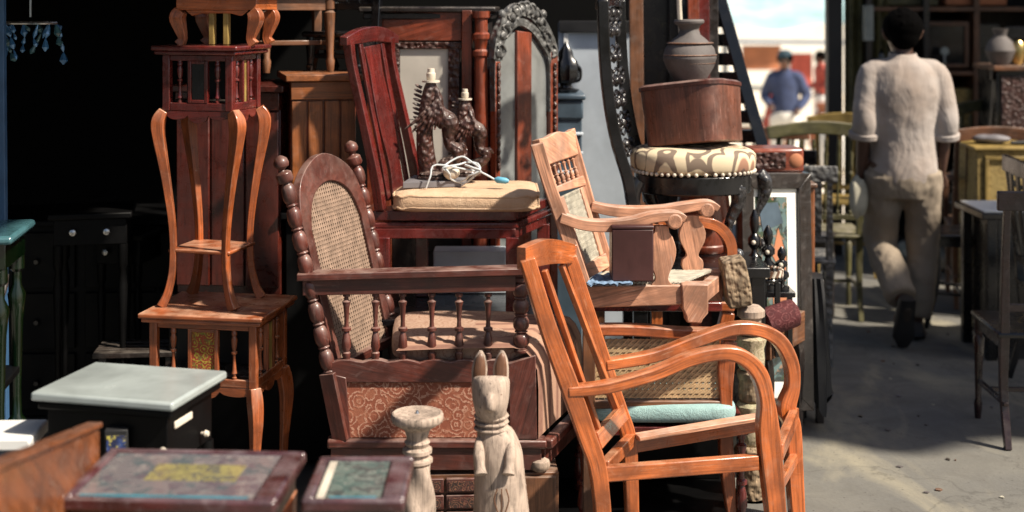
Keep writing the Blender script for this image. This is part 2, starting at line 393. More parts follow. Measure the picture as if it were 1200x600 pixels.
def art(name, base, a1, a2, a3, sc):
    s = N(name); ob = s.coord(False); n1 = s.noise(ob, sc, 3, 1.5); n2 = s.noise(ob, sc*1.7, 4, .8); n3 = s.noise(ob, sc*5, 5, .4)
    col = s.mix(s.ramp(n1, [(.44, 0.0), (.50, .9)]), base, a1); col = s.mix(s.ramp(n2, [(.52, 0.0), (.58, .85)]), col, a2); col = s.mix(s.ramp(n3, [(.56, 0.0), (.64, .7)]), col, a3)
    s.out(col, s.ramp(n3, [(.3, .06), (.7, .2)]), .8); s.bump(n2, .05, .01)
art('art_yellow', (.22, .20, .09), (.30, .27, .11), (.12, .12, .10), (.09, .07, .08), 20)
art('art_glass', (.12, .10, .115), (.17, .155, .16), (.08, .11, .12), (.25, .23, .22), 9)
art('art_green', (.07, .12, .11), (.13, .17, .15), (.05, .06, .06), (.26, .27, .24), 16)
art('art_print', (.02, .03, .03), (.10, .16, .16), (.03, .05, .02), (.35, .18, .10), 10)
wood('glass_frame', (.06, .014, .016), dark=.4, rough=.2, coat=.8, dust_sheen=.14, dcol=(.38, .33, .35), worn=.3)
def floor_mat():
    s = N('concrete'); ob = s.coord(False)
    a = s.noise(ob, 1.1, 6, .5); b = s.noise(ob, 5, 8, .8, .65); c = s.noise(ob, 60, 5); d = s.noise(s.coord(False, scale=(1, .35, 1)), 2.6, 5, 1.2)
    col = s.ramp(a, [(.3, (.11, .11, .107)), (.55, (.165, .158, .138)), (.75, (.215, .20, .16))])
    col = s.mix(s.ramp(b, [(.4, 0.0), (.7, .7)]), col, (.10, .093, .08)); col = s.mix(s.ramp(d, [(.52, 0.0), (.70, .6)]), col, (.36, .32, .225))
    cr = s.n('TexVoronoi', feature='DISTANCE_TO_EDGE'); cr.inputs['Scale'].default_value = .9; wv = s.n('VectorMath', operation='MULTIPLY_ADD'); nz = s.n('TexNoise'); nz.inputs['Scale'].default_value = 3.5; nz.inputs['Detail'].default_value = 6; s.l(ob, nz.inputs['Vector']); s.l(nz.outputs[1], wv.inputs[0]); wv.inputs[1].default_value = (.5, .5, .5); s.l(ob, wv.inputs[2]); s.l(wv.outputs[0], cr.inputs['Vector'])
    col = s.mix(s.ramp(cr.outputs['Distance'], [(.001, .4), (.005, 0.0)]), col, (.04, .036, .03))
    col = s.mix(s.ramp(c, [(.6, 0.0), (.75, .5)]), col, (.06, .055, .05))
    sp = s.n('TexVoronoi'); sp.inputs['Scale'].default_value = 26; s.l(ob, sp.inputs['Vector'])
    col = s.mix(s.ramp(sp.outputs['Distance'], [(.07, .8), (.1, 0.0)]), col, (.05, .045, .04))
    s.bump(s.mix(.5, b, c), .35, .008); s.out(col, s.ramp(b, [(.3, .55), (.7, .85)]))
floor_mat()
# ------------------------------------------------------------------ setting
m = MB(); m.box(-14, 14, -6, 10.6, -.2, 0); struct(m.build('floor', 'concrete', bevel=0))
m = MB(); m.box(-60, 80, 10.62, 160, -.75, -.55); struct(m.build('ground_outside', 'outside_ground', bevel=0))
def wall(name, x0, x1, y0, y1, z0, z1, mat, label, cat):
    return tag(MB().box(x0, x1, y0, y1, z0, z1).build(name, mat, bevel=0, loc=((x0+x1)/2, (y0+y1)/2, z0)), label, cat)
wall('back_wall', -5, .95, 6.9, 7.0, 0, 2.7, 'shade_wall', 'timber wall of the shed, blackened as shade, behind the heaped furniture on the left', 'wall')
wall('side_wall', -5.1, -5.0, 1, 6.9, 0, 2.7, 'shade_wall', 'shed wall blackened as shade, closing the dark left side', 'wall')
wall('left_shade_roof', -5.1, -.62, 3.2, 7.1, 2.12, 2.18, 'roofing', 'unseen dark roof added over the left side to keep the sun off', 'roof')  # unseen roof, edge placed to block sun from the left side
wall('lane_shade_roof', 1.0, 8, 7.9, 10.6, 2.9, 2.97, 'roofing', 'unseen dark roof added to darken the far end of the lane', 'roof')  # unseen roof put in to darken the shelves beyond the man
wall('far_wall', 2.62, 8, 10.3, 10.4, 0, 2.9, 'shed_wood', 'dark timber wall behind the shelves beyond the walking man', 'wall')
wall('lane_side_wall', 5.2, 5.3, 7.9, 10.3, 0, 2.9, 'shed_wood', 'dark wall at the far right of the lane', 'wall')
m = MB(); n_ = 16
pts = [V((2.95+1.9*i/n_, 4.15+.10*math.sin(i*.9), 2.6)) for i in range(n_+1)]+[V((4.85-1.9*i/n_, 5.72+.12*math.sin(i*.7+1)+(.35 if 5 < i < 10 else 0), 2.6)) for i in range(n_+1)]
m.prism(pts, .02, (0, 0, 1)); tag(m.build('awning', 'roofing', bevel=0, loc=(3.9, 4.9, 2.6)), 'unseen dark sheet added above the right side of the lane to shade the floor', 'awning')  # unseen sheet added only to cast the dark band on the floor
tag(MB().box(-.35, .78, 4.5, 5.5, .003, .01).build('shade_sheet', 'black_dull', bevel=0, loc=(.2, 5, .003)), 'thin black sheet standing in for shade on the floor under the heaped chairs', 'mat')  # dark sheet paints the shade under the chairs
t = thing('shade_block', 'low black block added as shade behind the orange easy chair', 'crate', (.42, 5.1, 0)); MB().box(.05, .74, 4.86, 5.35, .011, .25).build('body', 'black_dull', t); MB().box(.04, .75, 4.85, 5.36, .2505, .27).build('lid', 'black_dull', t)  # black filler added where only shade is wanted
# outside, seen through the doorway
tag(MB().box(1, 20, 34, 34.3, -.55, 2.2).build('market_wall', 'outside_wall', bevel=0, loc=(8, 34, -.55)), 'bright white wall far across the sunlit yard', 'wall')
t = thing('market_stall', 'pale teal and white awning of a sunlit stall outside', 'stall', (6.2, 26, -.55))
for x in (3.9, 6.9): MB().beam((x, 25, -.55), (x, 25, 1.45), .08, .08).build('post', 'blue_grey', t)
a = MB()
pts = [V((x, 24.6+j*.9, 1.3+j*.28-.07*math.sin(x*3))) for j in range(4) for x in [3.6+k*.25 for k in range(14)]]
a.add(pts+[p-V((0, 0, .03)) for p in pts], [(j*14+k, j*14+k+1, j*14+k+15, j*14+k+14) for j in range(3) for k in range(13)]); a.build('awning', 'tarp_teal', t, bevel=0)
MB().beam((3.6, 24.5, 1.04), (7, 24.5, 1.0), .05, .05).build('crossbar', 'blue_paint', t)
MB().box(4.2, 4.9, 24.9, 24.94, .5, .95).build('hanging_cloth', 'terracotta', t)
MB().box(3.8, 6.9, 25.1, 25.9, .1, .16).build('counter', 'outside_wall', t)
MB().box(5.1, 5.5, 25.0, 25.05, .2, .8).build('hanging_cloth', 'red_cloth', t)
for i, (x, y, c, r) in enumerate([(3.85, 19, 'terracotta', .22), (4.3, 18.3, 'outside_wall', .26), (4.05, 21, 'red_cloth', .2), (3.1, 22, 'terracotta', .25), (4.75, 20.5, 'terracotta', .3), (3.55, 24, 'bone', .3)]):
    tag(MB().lathe((x, y, -.55), (x, y, .1+.12*(i % 3)), [(0, .6), (.1, .9), (.45, 1), (.75, .7), (.85, .5), (.95, .62), (1, .6)], r).build('clay_pot', c, bevel=0), ['terracotta jar outside at the left of the yard', 'pale jar on the bright ground outside', 'red jar in the sunlit yard behind the doorway', 'terracotta jar far left in the yard', 'wide terracotta jar near the door post outside', 'bone coloured jar farthest away in the yard'][i], 'jar', 'jars in the yard outside')
# doorway posts
m = MB(); m.beam(P(977, 5, 9.3)+V((0, 0, .9)), V((P(977, 5, 9.3).x, 9.3, 0)), .095, .1); tag(m.build('door_post', 'black_paint', loc=(P(977, 5, 9.3).x, 9.3, 0)), 'black post at the right edge of the bright doorway', 'post')
m = MB()
x0 = P(990, 5, 9.6).x; pts = []
for j in range(2):
    for k in range(25): pts.append(V((x0+k*.0125, 9.6+.02*math.sin(k*1.3)+j*.02, 0)))
vs = [p+V((0, 0, z)) for z in (.12, 2.6) for p in pts]; fs = []
for j in range(2):
    for k in range(24): fs.append((j*25+k, j*25+k+1, 50+j*25+k+1, 50+j*25+k))
m.add(vs, fs); tag(m.build('curtain', 'olive_paint', bevel=0, loc=(x0+.15, 9.6, 0)), 'dull olive hanging curtain right of the black door post', 'curtain')

# ------------------------------------------------------------------ turned profiles
SPIN = [(0, .75), (.04, .75), (.05, .45), (.09, .45), (.12, .9), (.2, .62), (.42, .42), (.5, .5), (.52, .95), (.56, .95), (.58, .5), (.66, .8), (.8, .98), (.88, .6), (.9, .85), (.95, .85), (.96, .75), (1, .75)]
def beads(n, k=10):
    out = []
    for i in range(n):
        for j in range(k): out.append(((i+j/k)/n, .52+.48*math.sin(math.pi*j/k)**.6))
    return out+[(1, .52)]
CAB = [(0, 0), (.08, .012), (.2, .022), (.35, .012), (.6, -.008), (.85, -.004), (.95, .008), (1, .016)]
def cabriole(mb, top, foot, d, w0=.04, w1=.022, k=1.0):      # S-curved leg, d = plan direction of the knee
    d = V((d[0], d[1], 0)).normalized(); top = V(top); foot = V(foot)
    pts = [top+(foot-top)*t+d*o*k*1.6 for t, o in CAB]
    sz = [w0, w0*1.15, w0*1.05, w0*.85, w0*.62, w1*.95, w1*1.1, w1*1.35]
    return mb.sweep(pts, sz, d.cross(V((0, 0, 1))), smooth=4)
# ------------------------------------------------------------------ A: orange carved cabinet stand
def stand_cabinet(F, name, label, cat, woodm, sizes, topm=None, inlay=None, legs='cab', pan='floral_tile'):
    wdt, dep, ztop, zbody, zfoot = sizes      # widths of the body, heights
    loc = F @ V((wdt/2, dep/2, 0)); t = thing(name, label, cat, loc); M_ = lambda: MB(F)
    o = .028
    m = M_(); m.box(-o, wdt+o, -o, dep+o, ztop-.016, ztop); m.box(-o+.008, wdt+o-.008, -o+.008, dep+o-.008, ztop-.030, ztop-.0165); tp = m.build('tabletop', topm or woodm, t, bevel=.005)
    if inlay: M_().box(.03, wdt-.05, .02, dep-.03, ztop+.0005, ztop+.003).build('inlay', inlay, tp)
    p = .026
    m = M_()
    for x in (0, wdt-p):
        for y in (0, dep-p): m.box(x, x+p, y, y+p, zbody, ztop-.030)
    m.box(p, wdt-p, 0.004, p-.004, zbody, zbody+.026); m.box(p, wdt-p, .004, p-.004, ztop-.05, ztop-.031)
    m.box(p, wdt-p, dep-p+.004, dep-.004, zbody, ztop-.031)
    for x in (.004, wdt-p+.004): m.box(x, x+p-.008, p, dep-p, zbody, zbody+.026); m.box(x, x+p-.008, p, dep-p, ztop-.05, ztop-.031)
    m.build('frame', woodm, t)
    M_().box(.01, wdt-.01, .03, dep-.01, zbody+.027, zbody+.032).build('inner_shelf', 'dark_wood', t, bevel=0)
    m = M_(); m.box(p+.001, wdt-p-.001, dep*.55, dep*.55+.006, zbody+.033, ztop-.031); m.build('back_board', 'black_paint', t, bevel=0)
    za, zb = zbody+.026, ztop-.05
    # front framed panel
    c0, c1 = wdt*.36, wdt*.64
    m = M_(); m.box(c0, c0+.012, .003, .02, za, zb); m.box(c1-.012, c1, .003, .02, za, zb); m.box(c0+.0125, c1-.0125, .003, .02, za, za+.01); m.box(c0+.0125, c1-.0125, .003, .02, zb-.01, zb); pf = m.build('panel_frame', woodm, t, bevel=.0015)
    M_().box(c0+.013, c1-.013, .008, .014, za+.0105, zb-.0105).build('panel', pan, pf, bevel=0)
    y0, y1 = dep*.40, dep*.62
    m = M_(); m.box(wdt-.02, wdt-.003, y0, y0+.011, za, zb); m.box(wdt-.02, wdt-.003, y1-.011, y1, za, zb); pf = m.build('panel_frame', woodm, t, bevel=.0015)
    M_().box(wdt-.015, wdt-.009, y0+.0115, y1-.0115, za, zb).build('panel', 'yellow_wood', pf, bevel=0)
    for x in ((p+c0)/2, (c1+wdt-p)/2): M_().lathe((x, .013, za), (x, .013, zb), SPIN, .0105, 12).build('spindle', woodm, t, bevel=0)
    for y in ((p+y0)/2, (y1+dep-p)/2): M_().lathe((wdt-.013, y, za), (wdt-.013, y, zb), SPIN, .0105, 12).build('spindle', woodm, t, bevel=0)
    # scalloped aprons
    def apron(f, L):
        n = 24; top = [f(L*i/n, zbody-.0005) for i in range(n+1)]; bot = [f(L*i/n, zbody-.016-.02*abs(math.sin(math.pi*3*i/n))**.5*(1.3 if abs(i-n/2) < 5 else .7)) for i in range(n, -1, -1)]
        return top+bot
    m = M_(); m.prism(apron(lambda s_, z: V((p*.5+s_, .011, z)), wdt-p), .012, (0, 1, 0)); m.prism(apron(lambda s_, z: V((wdt-.011, p+s_, z)), dep-2*p), .012, (1, 0, 0)); m.build('apron', woodm, t, bevel=.0015)
    for (x, y, dx, dy) in ((p/2, p/2, -1, -1), (wdt-p/2, p/2, 1, -1), (p/2, dep-p/2, -1, 1), (wdt-p/2, dep-p/2, 1, 1)):
        m = M_(); cabriole(m, (x, y, zbody-.001), (x+dx*.012, y+dy*.012, zfoot), (dx, dy), .036, .026, .35 if legs == 'cab' else 1.3); m.build('leg', woodm, t)
    return t
FA = frame(-1.17, 4.40, 0, -9.5)
cabA = stand_cabinet(FA, 'cabinet_stand', 'orange carved cabinet stand with floral painted panel under the tall plant stand', 'cabinet stand', 'orange_teak', (.362, .30, .708, .475, 0))
# ------------------------------------------------------------------ B: tall plant stand
FB = frame(-1.147, 4.475, 0, -14)
t = stand_cabinet(FB, 'plant_stand', 'tall dark red plant stand with spindle box top standing on the orange cabinet', 'plant stand', 'maroon_wood', (.25, .22, 1.565, 1.352, 1.345), topm='maroon_wood', pan='black_lacquer')
for ch in list(t.children):
    if ch.name.startswith('leg'): bpy.data.objects.remove(ch)
for (x, y, dx, dy) in ((.013, .013, -1, -.3), (.237, .013, 1, -.3), (.013, .207, -1, .4), (.237, .207, 1, .4)):
    m = MB(FB); k = 1
    top = V((x, y, 1.352)); foot = V((x+dx*-.004, y+dy*.0, .709)); d = V((dx, dy, 0)).normalized()
    pr = [(0, .012), (.06, .030), (.16, .026), (.35, .006), (.6, -.014), (.8, -.014), (.93, .002), (1, .022)]
    m.sweep([top+(foot-top)*q+d*o_ for q, o_ in pr], [.030, .042, .036, .027, .022, .022, .025, .032], d.cross(V((0, 0, 1))), smooth=5); m.build('leg', 'orange_teak', t)
m = MB(FB); m.box(.015, .235, .01, .21, .885, .897); m.build('shelf', 'orange_teak', t, bevel=.004)
# ------------------------------------------------------------------ C: small orange stool on top
FC = frame(-1.115, 4.53, 1.566, -10)
t = thing('stool', 'small orange stool with shaped legs standing on the tall plant stand', 'stool', FC @ V((.12, .1, 0)))
m = MB(FC); m.box(-.02, .30, -.02, .22, .155, .18); m.build('seat', 'bright_teak', t, bevel=.004)
m = MB(FC); m.box(0, .28, 0, .015, .115, .1545); m.box(.265, .28, .016, .2, .115, .1545); m.prism([V((.03, .008, .1145)), V((.25, .008, .1145)), V((.225, .008, .095)), V((.19, .008, .104)), V((.09, .008, .104)), V((.055, .008, .095))], .012, (0, 1, 0)); m.build('apron', 'bright_teak', t)
for x, y in ((.012, .014), (.262, .014), (.03, .185), (.255, .185)):
    m = MB(FC); sg = -1 if x < .1 else 1
    m.sweep([V((x, y, .114)), V((x+sg*.012, y, .09)), V((x+sg*.002, y, .05)), V((x-sg*.006, y, .02)), V((x+sg*.006, y, 0))], [.036, .044, .034, .026, .032], (0, 1, 0), smooth=4); m.build('leg', 'orange_teak', t)
for x in (.10, .15):
    m = MB(FC); m.beam((x+.02, .02, 0), (x+.02, .02, .114), .026, .018); m.build('slat', 'yellow_wood', t)
# ------------------------------------------------------------------ D: dark red wardrobe behind stack; E: slatted cupboard
def cupboard(name, label, ua, ub, Ya, Yb, dep, ztop, body, boards=0, bmat=None, cap=None, zb=.03):
    pl = VP(ua, Ya, ub, Yb); a = pl(ua, 100); b = pl(ub, 100); a.z = b.z = 0; X = (b-a); L = X.length; X.normalize(); Yd = V((-X.y, X.x, 0))
    F = Matrix(((X.x, Yd.x, 0, a.x), (X.y, Yd.y, 0, a.y), (0, 0, 1, 0), (0, 0, 0, 1)))
    t = thing(name, label, 'cupboard', (a+b)/2+Yd*dep/2)
    m = MB(F); m.box(0, L, .02, dep, zb, ztop); m.build('carcass', body, t, bevel=.004)
    m = MB(F); m.box(-.02, L+.02, -.015, dep+.01, ztop+.0005, ztop+.025); m.build('cornice', cap or body, t, bevel=.004)
    if boards:
        m = MB(F); z1 = ztop-.07
        m.box(0, L, 0, .019, ztop-.065, ztop-.001); m.build('top_rail', bmat, t)
        m = MB(F)
        for i in range(boards): x = L*i/boards; m.box(x+.003, x+L/boards-.003, .004+.006*(i % 2), .0195, zb+.03, z1)
        m.build('door', bmat, t, bevel=.004)
    return t, F, L
cupboard('wardrobe', 'dark red plain wardrobe behind the tall plant stand', 205, 327, 5.0, 4.95, .4, 1.38, 'panel_red', 3, 'panel_red', zb=.64)
cupboard('slatted_cupboard', 'orange brown cupboard with vertical boards left of the mirror cabinet', 341, 418, 4.92, 4.98, .35, 1.42, 'red_wood', 4, 'slat_wood', 'slat_wood', zb=.95)
cupboard('shade_cupboard', 'black cupboard added as shade under the orange boarded cupboard', 335, 425, 4.95, 5.0, .4, .92, 'black_dull')  # both black cupboards are added fillers standing in for shade
cupboard('shade_cupboard', 'low black cupboard added as shade under the dark red wardrobe behind the stacked stands', 195, 332, 5.02, 4.98, .42, .61, 'black_dull')
# chairs heaped on top of those cupboards
def simple_chair(name, label, F, woodm, sw=.42, sd=.40, sh=.45, bh=.95, seatm=None, slats=3, spind=False, rake=.06, armrest=False, crest='plain', cushion=None, group=None):
    t = thing(name, label, 'chair', F @ V((0, 0, 0)), group); M_ = lambda: MB(F)      # local: x width centred, y: seat from 0 (front) to sd (back)
    M_().box(-sw/2, sw/2, 0, sd, sh-.022, sh).build('seat', seatm or woodm, t, bevel=.008)
    m = M_()
    for x in (-1, 1): m.box(x*(sw/2-.03)-.01, x*(sw/2-.03)+.01, .04, sd-.04, sh-.07, sh-.0225)
    m.box(-sw/2+.045, sw/2-.045, .02, .04, sh-.07, sh-.0225); m.build('seat_rail', woodm, t)
    for x in (-1, 1):
        m = M_(); X = x*(sw/2-.03); m.lathe((X, .03, sh-.023), (X*1.02, .02, 0), [(0, 1), (.15, 1), (.17, .7), (.2, 1.1), (.4, .9), (.8, .6), (.85, .85), (.95, .7), (1, .6)], .02, 12); m.build('leg', woodm, t, bevel=0)
        m = M_(); m.sweep([V((X, sd-.02+.05, 0)), V((X, sd-.03, sh*.5)), V((X, sd-.02, sh)), V((X, sd-.02+rake*.4, sh+(bh-sh)*.5)), V((X*.98, sd-.02+rake, bh))], [.026, .03, .034, .028, .024], (1, 0, 0), smooth=4); m.build('back_post', woodm, t)
    Y1 = sd-.02+rake
    m = M_()
    if crest == 'curve':
        n = 10; m.sweep([V((-sw*.56+sw*1.12*i/n, Y1+.02-.02*math.cos(math.pi*(i/n-.5)), bh-.02+.03*math.sin(math.pi*i/n))) for i in range(n+1)], (.024, .07), (0, 1, 0), smooth=2)
    else: m.box(-sw/2-.005, sw/2+.005, Y1-.012, Y1+.012, bh-.06, bh+.015)
    m.build('crest_rail', woodm, t, bevel=.005)
    m = M_(); m.box(-sw/2+.045, sw/2-.045, Y1-rake*.75-.008, Y1-rake*.75+.008, sh+.08, sh+.11); m.build('lower_rail', woodm, t)
    for i in range(slats):
        x = (i-(slats-1)/2)*(sw-.1)/max(slats, 1)
        m = M_(); A = V((x, Y1-rake*.75, sh+.111)); B = V((x, Y1, bh-.055))
        if spind: m.lathe(A, B, SPIN, .012, 10)
        else: m.sweep([A, (A+B)/2+V((0, .008, 0)), B], (.045 if slats < 4 else .02, .01), (1, 0, 0), smooth=3)
        m.build('spindle' if spind else 'slat', woodm, t, bevel=0 if spind else .002)
    m = M_()
    for x in (-1, 1): m.beam((x*(sw/2-.03), .03, sh*.35), (x*(sw/2-.03), sd+.01, sh*.38), .016, .02)
    m.beam((-sw/2+.03, sd*.4, sh*.36), (sw/2-.03, sd*.4, sh*.36), .016, .018, (0, 1, 0)); m.build('stretcher', woodm, t)
    if armrest:
        for x in (-1, 1):
            m = M_(); X = x*(sw/2-.01); m.sweep([V((X, Y1-.03, sh+.27)), V((X, sd*.5, sh+.25)), V((X, .06, sh+.24)), V((X, .01, sh+.21))], (.05, .025), (1, 0, 0), smooth=4); m.beam((X, .07, sh), (X, .07, sh+.225), .025, .03); m.build('armrest', woodm, t)
    if cushion: M_().pad((0, sd/2, sh+.02), (sw-.02, sd-.03, .05)).build('cushion', cushion, t, bevel=0)
    return t
simple_chair('chair', 'brown wooden chair perched on the orange cupboard at the top', frame(P(352, 90, 5.06).x, 5.06, 1.447, 25), 'brown_wood', sw=.3, sd=.22, sh=.30, bh=.6, slats=2)
simple_chair('chair', 'black lacquered chair lying beside the brown one above the orange cupboard', frame(P(392, 90, 5.25).x, 5.16, 1.447, -20), 'black_lacquer', sw=.26, sd=.2, sh=.15, bh=.5, slats=3)
# ------------------------------------------------------------------ left dark corner
a = P(6, 5, 4.3); tag(MB().beam((a.x, 4.3, 0), (a.x+.012-.03, 4.3, 2.2), .026, .026).build('blue_post', 'blue_paint', loc=(a.x, 4.3, 0)), 'blue painted post at the left edge above the teal table', 'post')
t = thing('side_table', 'teal topped table with green turned legs at the left edge', 'table', (-1.43, 3.9, 0))
FT = frame(-1.50, 3.93, 0, 8)
MB(FT).box(-.3, .085, -.12, .2, 1.025, 1.05).build('tabletop', 'teal_top', t, bevel=.01)
MB(FT).box(-.27, .06, -.09, .17, .95, 1.0245).build('apron', 'green_glaze', t)
for x, y in ((.04, -.07), (-.25, -.07), (.04, .15), (-.25, .15)): MB(FT).lathe((x, y, .9495), (x, y, 0), SPIN[:]+[], .03, 14).build('leg', 'green_glaze', t, bevel=0)
MB(FT).box(-.26, .05, -.08, .16, .60, .62).build('shelf', 'black_dull', t)
MB(FT).lathe((-.01, -.04, .6205), (.05, -.04, .93), [(0, .6), (.1, 1), (.3, .5), (.5, .9), (.7, .4), (.9, .7), (1, .5)], .018).build('finial', 'silver', t, bevel=0)
def lacq_table(name, label, F, w_, d_, z, mat='black_dull', knobs=0):
    t = thing(name, label, 'table', F @ V((w_/2, d_/2, 0)))
    MB(F).box(0, w_, 0, d_, z-.025, z).build('tabletop', mat, t, bevel=.006)
    MB(F).box(.02, w_-.02, .02, d_-.02, z-.12, z-.0255).build('drawer_box', mat, t)
    for x in (.035, w_-.035):
        for y in (.035, d_-.035): MB(F).lathe((x, y, z-.1205), (x, y, 0), [(0, 1), (.1, 1), (.12, .6), (.2, 1), (.5, .6), (.9, .8), (1, .5)], .018, 10).build('leg', mat, t, bevel=0)
    for k in range(knobs): MB(F).lathe((w_*(.3+.4*k), .0195, z-.07), (w_*(.3+.4*k), -.01, z-.07), [(0, .4), (.3, .4), (.5, 1), (.9, .9), (1, .3)], .013, 12).build('knob', 'silver', t, bevel=0)
    return t
lacq_table('lacquer_table', 'black lacquer table in the dark behind the teal topped table', frame(P(55, 250, 5.0).x, 5.0, 0, 12), .3, .3, .93, knobs=2)
lacq_table('lacquer_table', 'lower black lacquer table in front of the orange cabinet stand at its left', frame(P(100, 330, 5.3).x, 5.35, 0, -8), .22, .28, .80, knobs=1)
F = frame(-2.35, 5.5, 0, 3); t = thing('shade_chest', 'black chest of drawers added as dark shade at the back left', 'chest of drawers', F @ V((.6, .2, 0)))  # added black filler that hides the sunlit floor behind the tables
MB(F).box(0, 1.22, .02, .45, .03, .80).build('carcass', 'black_dull', t); MB(F).box(-.02, 1.24, -.01, .46, .8005, .825).build('top', 'black_dull', t, bevel=.005)
for i in range(3):
    for k in range(2):
        d_ = MB(F).box(.02+.6*k, .58+.6*k, 0, .0195, .06+i*.245, .285+i*.245).build('drawer', 'black_dull', t)
        for x in (.17, .43): MB(F).lathe((x+.6*k, -.0005, .17+i*.245), (x+.6*k, -.02, .17+i*.245), [(0, .5), (.4, .5), (.6, 1), (1, .7)], .013, 12).build('knob', 'black_lacquer', d_, bevel=0)
t = thing('bench', 'low slatted bench in the dark left of the orange cabinet', 'bench', (P(140, 395, 5.0).x, 5.1, 0))
for i in range(4): MB(frame(P(108, 395, 5.0).x, 5.0, 0, 6)).box(0, .3, i*.055, i*.055+.042, .40, .42).build('slat', 'dark_wood', t)
for x in (0.02, .26): MB(frame(P(108, 395, 5.0).x, 5.0, 0, 6)).box(x, x+.03, .01, .2, 0, .3995).build('leg', 'dark_wood', t)
# glass ornament hanging at upper left
t = thing('glass_lantern', 'blue glass drop lantern hanging in the dark at the upper left', 'lantern', P(38, 85, 4.6))
c = P(36, 20, 4.6)
MB().beam(c+V((0, 0, .75)), c, .006, .006).build('chain', 'silver', t, bevel=0)
ring = [c+V((math.cos(k*.52)*.085, math.sin(k*.52)*.05, -.02)) for k in range(12)]
MB().sweep(ring, (.012, .012), (0, 0, 1), n=8, closed=True).build('ring', 'silver', t, bevel=0)
for k in range(12):
    m = MB(); q = ring[k]+V((0, 0, -.004))
    for j in range(random.randint(1, 4)):
        e = q+V((random.uniform(-.02, .02), random.uniform(-.01, .01), -random.uniform(.02, .05))); m.lathe(q, e, [(0, .1), (.3, .6), (.7, 1), (1, .2)], random.uniform(.006, .015), 7); q = e
    m.build('glass_drop', 'blue_glass' if k % 3 else 'teal_top', t, bevel=0)
# ------------------------------------------------------------------ N: marble topped table
a = PZ(35, 462, .74); b = PZ(208, 472, .74); X = (b-a).normalized(); FM = frame(a.x, a.y, 0, math.degrees(math.atan2(X.y, X.x))-3)
t = thing('marble_table', 'dark table with a thick white marble top, at the left foreground', 'table', FM @ V((.19, .15, 0)))
MB(FM).box(0, .385, 0, .30, .722, .745).build('marble_top', 'marble', t, bevel=.007)
MB(FM).box(.012, .373, .012, .288, .700, .7215).build('moulding', 'black_dull', t, bevel=.006)
MB(FM).box(.03, .355, .03, .27, .575, .6995).build('apron', 'black_dull', t)
MB(FM).box(.356, .362, .06, .15, .662, .68).build('side_plate', 'bone', t)
for x in (.04, .345):
    for y in (.04, .26): MB(FM).lathe((x, y, .574), (x, y, 0), SPIN, .024, 12).build('leg', 'black_dull', t, bevel=0)
for z in (.62, .53): MB(FM).lathe((.350, .0295, z), (.350, .012, z), [(0, .4), (.4, .5), (.6, 1), (1, .7)], .011, 12).build('knob', 'bone', t, bevel=0)
MB(FM).lathe((.3605, .20, .61), (.38, .20, .61), [(0, .4), (.4, .5), (.6, 1), (1, .7)], .009, 12).build('knob', 'bone', t, bevel=0)
# painted tile box, white box, brown panel
Fp = frame(P(122, 545, 3.3).x, 3.3, 0, 8); t = thing('tile_box', 'dark box with a blue and yellow painted floral side under the marble table', 'box', Fp @ V((.05, .06, 0)))
MB(Fp).box(0, .055, .004, .12, .45, .668).build('carcass', 'black_paint', t); MB(Fp).box(.006, .05, 0, .0035, .54, .655).build('painted_tile', 'blue_yellow', t, bevel=0)
MB(Fp).box(.005, .05, .01, .11, 0, .4495).build('pedestal', 'black_paint', t)
Fp = frame(P(-40, 545, 3.35).x, 3.35, 0, 3); t = thing('white_box_table', 'small white topped table cut by the left edge behind the brown board', 'table', Fp @ V((.07, .1, 0)))
MB(Fp).box(0, .155, 0, .16, .60, .632).build('tabletop', 'white_paint', t, bevel=.006); MB(Fp).box(.01, .14, .01, .15, .5, .5995).build('apron', 'blue_grey', t)
for x in (.02, .13):
    for y in (.02, .13): MB(Fp).beam((x, y, 0), (x, y, .4995), .02, .02).build('leg', 'dark_wood', t)
pl = VP(0, 2.35, 112, 2.95)
t = thing('headboard', 'brown grained wooden board slanting across the bottom left corner', 'headboard', (P(50, 560, 2.6).x, 2.6, 0))
q = [pl(-60, 570), pl(112, 500), pl(112, 560)]; q = [pl(-60, 578), pl(0, 546), pl(111, 500), pl(113, 590)]
lo = [V((q[3].x, q[3].y, .3)), V((q[0].x, q[0].y, .3))]
m = MB(); m.prism(q[:3]+lo, .022, pl.n); m.build('board', 'front_panel', t, bevel=.004)
m = MB(); m.beam(q[0]+V((0, 0, .004)), q[1]+V((0, 0, .004)), .034, .012, pl.n); m.beam(q[1]+V((0, 0, .004)), q[2]+V((0, 0, .004)), .034, .012, pl.n); m.build('top_rail', 'front_panel', t)
for e in lo: MB().beam(V((e.x, e.y, 0)), V((e.x, e.y, .2995)), .03, .03).build('leg', 'front_panel', t)
